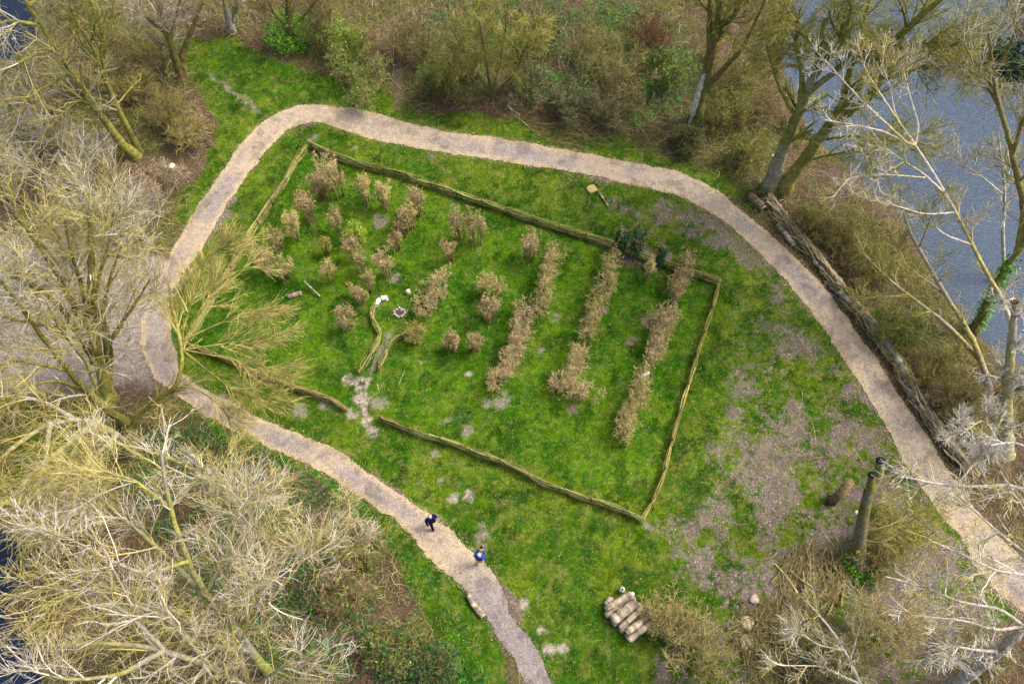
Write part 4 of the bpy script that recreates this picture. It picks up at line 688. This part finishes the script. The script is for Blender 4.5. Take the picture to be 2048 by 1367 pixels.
# ---------------- undergrowth (uncountable) ----------------
x,y,px,py=scatter(150000); g,B,dirt,n_,n2,_,_=fields(x,y); rd=sdist(x,y,ROAD); inl=sdist(px,py,G_LOOP); z=gh(x,y)
wdn=np.clip(1-g*1.15,0,1)*(rd<-.35)*(z>WZ+.02)*(1-dirt*.85)*(1-B[0])*(1-.8*np.maximum(B[1],B[2]))*np.where(inl>-5,np.where(px>1540,.22,.0),1.)*sm((fbm(x,y,.6,3,88)-.22)/.3)
k=rng.random(len(x))<wdn*.6; x,y,z=x[k],y[k],z[k]; N=len(x); a=rng.uniform(0,6.28,N); ln=rng.uniform(.35,1.3,N); hgt=rng.uniform(.08,.55,N)*(.5+fbm(x,y,.5,2,89)); s=np.linspace(0,1,5)
b=rng.normal(0,.18,(N,1))*ln[:,None]; p=np.stack([x[:,None]+np.cos(a)[:,None]*ln[:,None]*s-np.sin(a)[:,None]*b*np.sin(s*3),y[:,None]+np.sin(a)[:,None]*ln[:,None]*s+np.cos(a)[:,None]*b*np.sin(s*3),z[:,None]+hgt[:,None]*np.sin(s*2.6+.1)],-1)
o=sm((fbm(x,y,.30,4,61)-.42)/.2)[:,None]; u=rng.random((N,1)); c=np.where(u<.13,TAN*.8,np.where(u<.2,GREY,BRN*(1-o)+OLIVE*1.25*o))*rng.uniform(.5,1.9,(N,1))
m=MB().tube(p,rng.uniform(.006,.016,(N,1))*np.linspace(1,.5,5)[None],c,3); tag(m.build('brambles',M_twig),'arching brown and olive bramble stems covering the woodland floor','undergrowth',kind='stuff')
x,y,px,py=scatter(620000); z=gh(x,y); rd=sdist(x,y,ROAD); den=np.zeros(len(x))
for poly,dn in [([(830,60),(900,0),(1300,0),(1400,130),(1340,270),(1100,225),(930,190),(850,180)],.85),([(1480,380),(1560,380),(1700,560),(1900,860),(1800,560),(1620,350)],.15),([(0,0),(500,0),(560,60),(820,60),(830,180),(700,170),(540,60),(400,60),(300,260),(0,300)],.2),([(1270,80),(1400,70),(1420,200),(1330,190)],.7),([(1340,230),(1400,230),(1410,300),(1360,300)],.8),([(280,880),(430,850),(560,920),(700,970),(760,1080),(740,1367),(560,1367),(400,1200),(260,1000)],.75),([(700,1290),(950,1290),(990,1400),(700,1400)],.8),([(1740,600),(1850,600),(1870,700),(1760,690)],.5),([(530,30),(650,30),(660,100),(520,100)],.5),([(140,60),(560,90),(420,200),(300,320),(150,200)],.10),([(1480,230),(1600,300),(1700,420),(1560,380)],.12),([(780,1080),(860,1130),(960,1280),(900,1290),(820,1200)],.3)]:
    den=np.maximum(den,dn*sm(sdist(px,py,poly)/30+.5))
cl=fbm(x,y,1.1,4,93); k=(rng.random(len(x))<den*sm((cl-.33)/.14))&(rd<-.2)&(z>WZ); x,y,z,cl,px,py=x[k],y[k],z[k],cl[k],px[k],py[k]; N=len(x)
V,F,C=leaves(np.stack([x,y,z+.03+rng.random(N)*1.3*np.clip(cl-.38,0,1)*3],-1),.05,[c_*1.35 for c_ in EVG]+GRN[:2],tilt=.4); tag(MB().add(V,F,C).build('ivy_cover',M_leaf),'glossy dark green ivy and bramble leaves spreading over the wood floor','ground cover',kind='stuff')

# ---------------- people ----------------
def skin(name,verts,edges,rad,mat,col,parent,sub=2):
    me=bpy.data.meshes.new(name); me.from_pydata([tuple(v) for v in verts],edges,[]); ca=me.color_attributes.new('Col','FLOAT_COLOR','POINT')
    o=bpy.data.objects.new(name,me); S.collection.objects.link(o); o.parent=parent; mo=o.modifiers.new('skin','SKIN'); mo.use_smooth_shade=True
    for i,r in enumerate(rad): me.skin_vertices[0].data[i].radius=(r if isinstance(r,tuple) else (r,r))
    me.skin_vertices[0].data[0].use_root=True; s_=o.modifiers.new('sub','SUBSURF'); s_.levels=sub; s_.render_levels=sub
    mt=mat.copy(); mt.name=name+'_cloth'; b=mt.node_tree.nodes['Principled BSDF']; L=mt.node_tree.links
    at=[n for n in mt.node_tree.nodes if n.type=='ATTRIBUTE'][0]; rgb=mt.node_tree.nodes.new('ShaderNodeRGB'); rgb.outputs[0].default_value=(*col,1)
    for l in list(at.outputs['Color'].links): L.new(rgb.outputs[0],l.to_socket)
    me.materials.append(mt); return o
SKIN=lin([200,150,125])
def person(label,hx,hy,face,coat,trs,hair,shoe,raised=False,step=.2,coatlen=.78,coat_spec='jacket'):
    g=P(hx,hy,1.66); g[2]=float(gh(g[:1],g[1:2])[0])+.02; e=empty('person',g,label,'person'); e.rotation_euler=(0,0,face)
    fw=lambda x_,y_,z_:(x_,y_,z_)
    arm=lambda s:([(s*.19,0,1.38),(s*.24,.02,1.16),(s*.17,.2,1.22),(s*.07,.27,1.44)] if raised else [(s*.19,0,1.38),(s*.25,-.03*s,1.12),(s*.25,.10*s,.9),(s*.24,.14*s,.82)])
    legs=lambda s:[(s*.09,0,.9),(s*.10,s*step*.45+.03,.5),(s*.10,s*step-.03,.1)]
    V=[(0,0,.95),(0,0,1.15),(0,0,1.36),(0,.01,1.47),(0,.02,1.55),(0,.03,1.64),(0,.02,1.71)];E_=[(i,i+1) for i in range(6)];R=[(.13,.1),(.12,.09),(.13,.09),.05,(.065,.075),(.075,.09),(.05,.06)]
    V.append((0,.125,1.61));E_.append((5,7));R.append(.014)          # nose
    V+= [(.08,.02,1.61),(-.08,.02,1.61)];E_+=[(5,8),(5,9)];R+=[.016,.016] # ears
    for s in (-1,1):
        b=len(V); a_=arm(s); V+=a_; E_+=[(2,b),(b,b+1),(b+1,b+2),(b+2,b+3)]; R+=[.055,.045,.034,.026]
        w_=A(a_[3]); d=nrm(w_-A(a_[2])); side=nrm(np.cross(d,[0,0,1.])); pl=len(V); V.append(tuple(w_+d*.06)); E_.append((b+3,pl)); R.append((.03,.016))
        for f_,(o_,ln) in enumerate(((-.03,.062),(-.01,.072),(.01,.068),(.028,.052))):
            q0=w_+d*.09+side*o_; q1=q0+d*ln*.5+A([0,0,-.008]); q2=q0+d*ln*.9+A([0,0,-.028]); k_=len(V); V+=[tuple(q0),tuple(q1),tuple(q2)]; E_+=[(pl,k_),(k_,k_+1),(k_+1,k_+2)]; R+=[.0095,.0085,.007]
        q0=w_+d*.02-side*.035; k_=len(V); V+=[tuple(q0),tuple(q0+d*.04-side*.02)]; E_+=[(pl,k_),(k_,k_+1)]; R+=[.011,.009]
        b=len(V); V+=legs(s); E_+=[(0,b),(b,b+1),(b+1,b+2)]; R+=[.085,.06,.04]
    skin('body',V,E_,R,M_cloth,SKIN,e,2)
    V=[(0,0,coatlen),(0,0,1.),(0,0,1.2),(0,0,1.36),(0,.01,1.45)];E_=[(0,1),(1,2),(2,3),(3,4)];R=[(.2,.16),(.185,.14),(.19,.14),(.17,.12),(.075,.075)]
    for s in (-1,1): b=len(V); V+=arm(s); E_+=[(3,b),(b,b+1),(b+1,b+2),(b+2,b+3)]; R+=[.09,.07,.055,.045]
    skin('coat',V,E_,R,M_cloth,coat,e,2)
    V=[(0,0,.95)];E_=[];R=[(.15,.12)]
    for s in (-1,1): b=len(V); V+=legs(s); E_+=[(0,b),(b,b+1),(b+1,b+2)]; R+=[.1,.078,.06]
    skin('trousers',V,E_,R,M_cloth,trs,e,2)
    for s in (-1,1):
        f=A(legs(s)[2]); skin('shoe',[tuple(f+[0,-.04,-.06]),tuple(f+[0,.06,-.065]),tuple(f+[0,.15,-.075])],[(0,1),(1,2)],[(.045,.05),(.05,.04),(.042,.025)],M_cloth,shoe,e,2)
    skin('hair',[(0,-.045,1.57),(0,-.03,1.66),(0,.0,1.725),(0,.045,1.735)],[(0,1),(1,2),(2,3)],[(.065,.045),(.085,.07),(.08,.05),(.06,.028)],M_cloth,hair,e,2)
    for s in (-1,1): MB().tube(A([[(s*.03,.112,1.645),(s*.03,.122,1.645)]]),A([[.011,.006]]),[A([.03,.02,.02])],8,cap=True).build('eye',M_cloth).parent=e
    return e,g
e,g=person('grey haired person in a dark navy coat walking along the wood chip path',860,1032,math.radians(30),lin([24,22,70]),lin([20,18,40]),lin([185,180,172]),lin([30,25,30]),step=.22)
e,g=person('pale haired person in a bright blue jacket and tan trousers holding something black',958,1109,math.radians(-14),lin([32,70,160]),lin([205,155,100]),lin([205,190,172]),lin([180,120,60]),raised=True,step=.12,coatlen=.86)
from mathutils import Matrix,Vector
mt=Matrix.Translation(Vector(g))@Matrix.Rotation(math.radians(-14),4,'Z')
pt=mt@Vector((0,.36,1.54)); ec=empty('camera_device',pt,'small black handheld camera held up by the person in the blue jacket','camera'); ec.rotation_euler=(0,0,math.radians(-14))
def boxm(x0,x1,y0,y1,z0,z1): 
    V=[(x,y,z) for x in (x0,x1) for y in (y0,y1) for z in (z0,z1)]; return V,[[0,1,3,2],[4,6,7,5],[0,4,5,1],[2,3,7,6],[0,2,6,4],[1,5,7,3]]
MB().add(*boxm(-.075,.075,-.03,.03,-.05,.05),A([.012,.012,.014])).build('housing',M_cloth).parent=ec
MB().tube(A([[(0,.025,0),(0,.1,0)]]),A([[.035,.032]]),[A([.015,.015,.02])],12,cap=True).build('lens',M_cloth).parent=ec
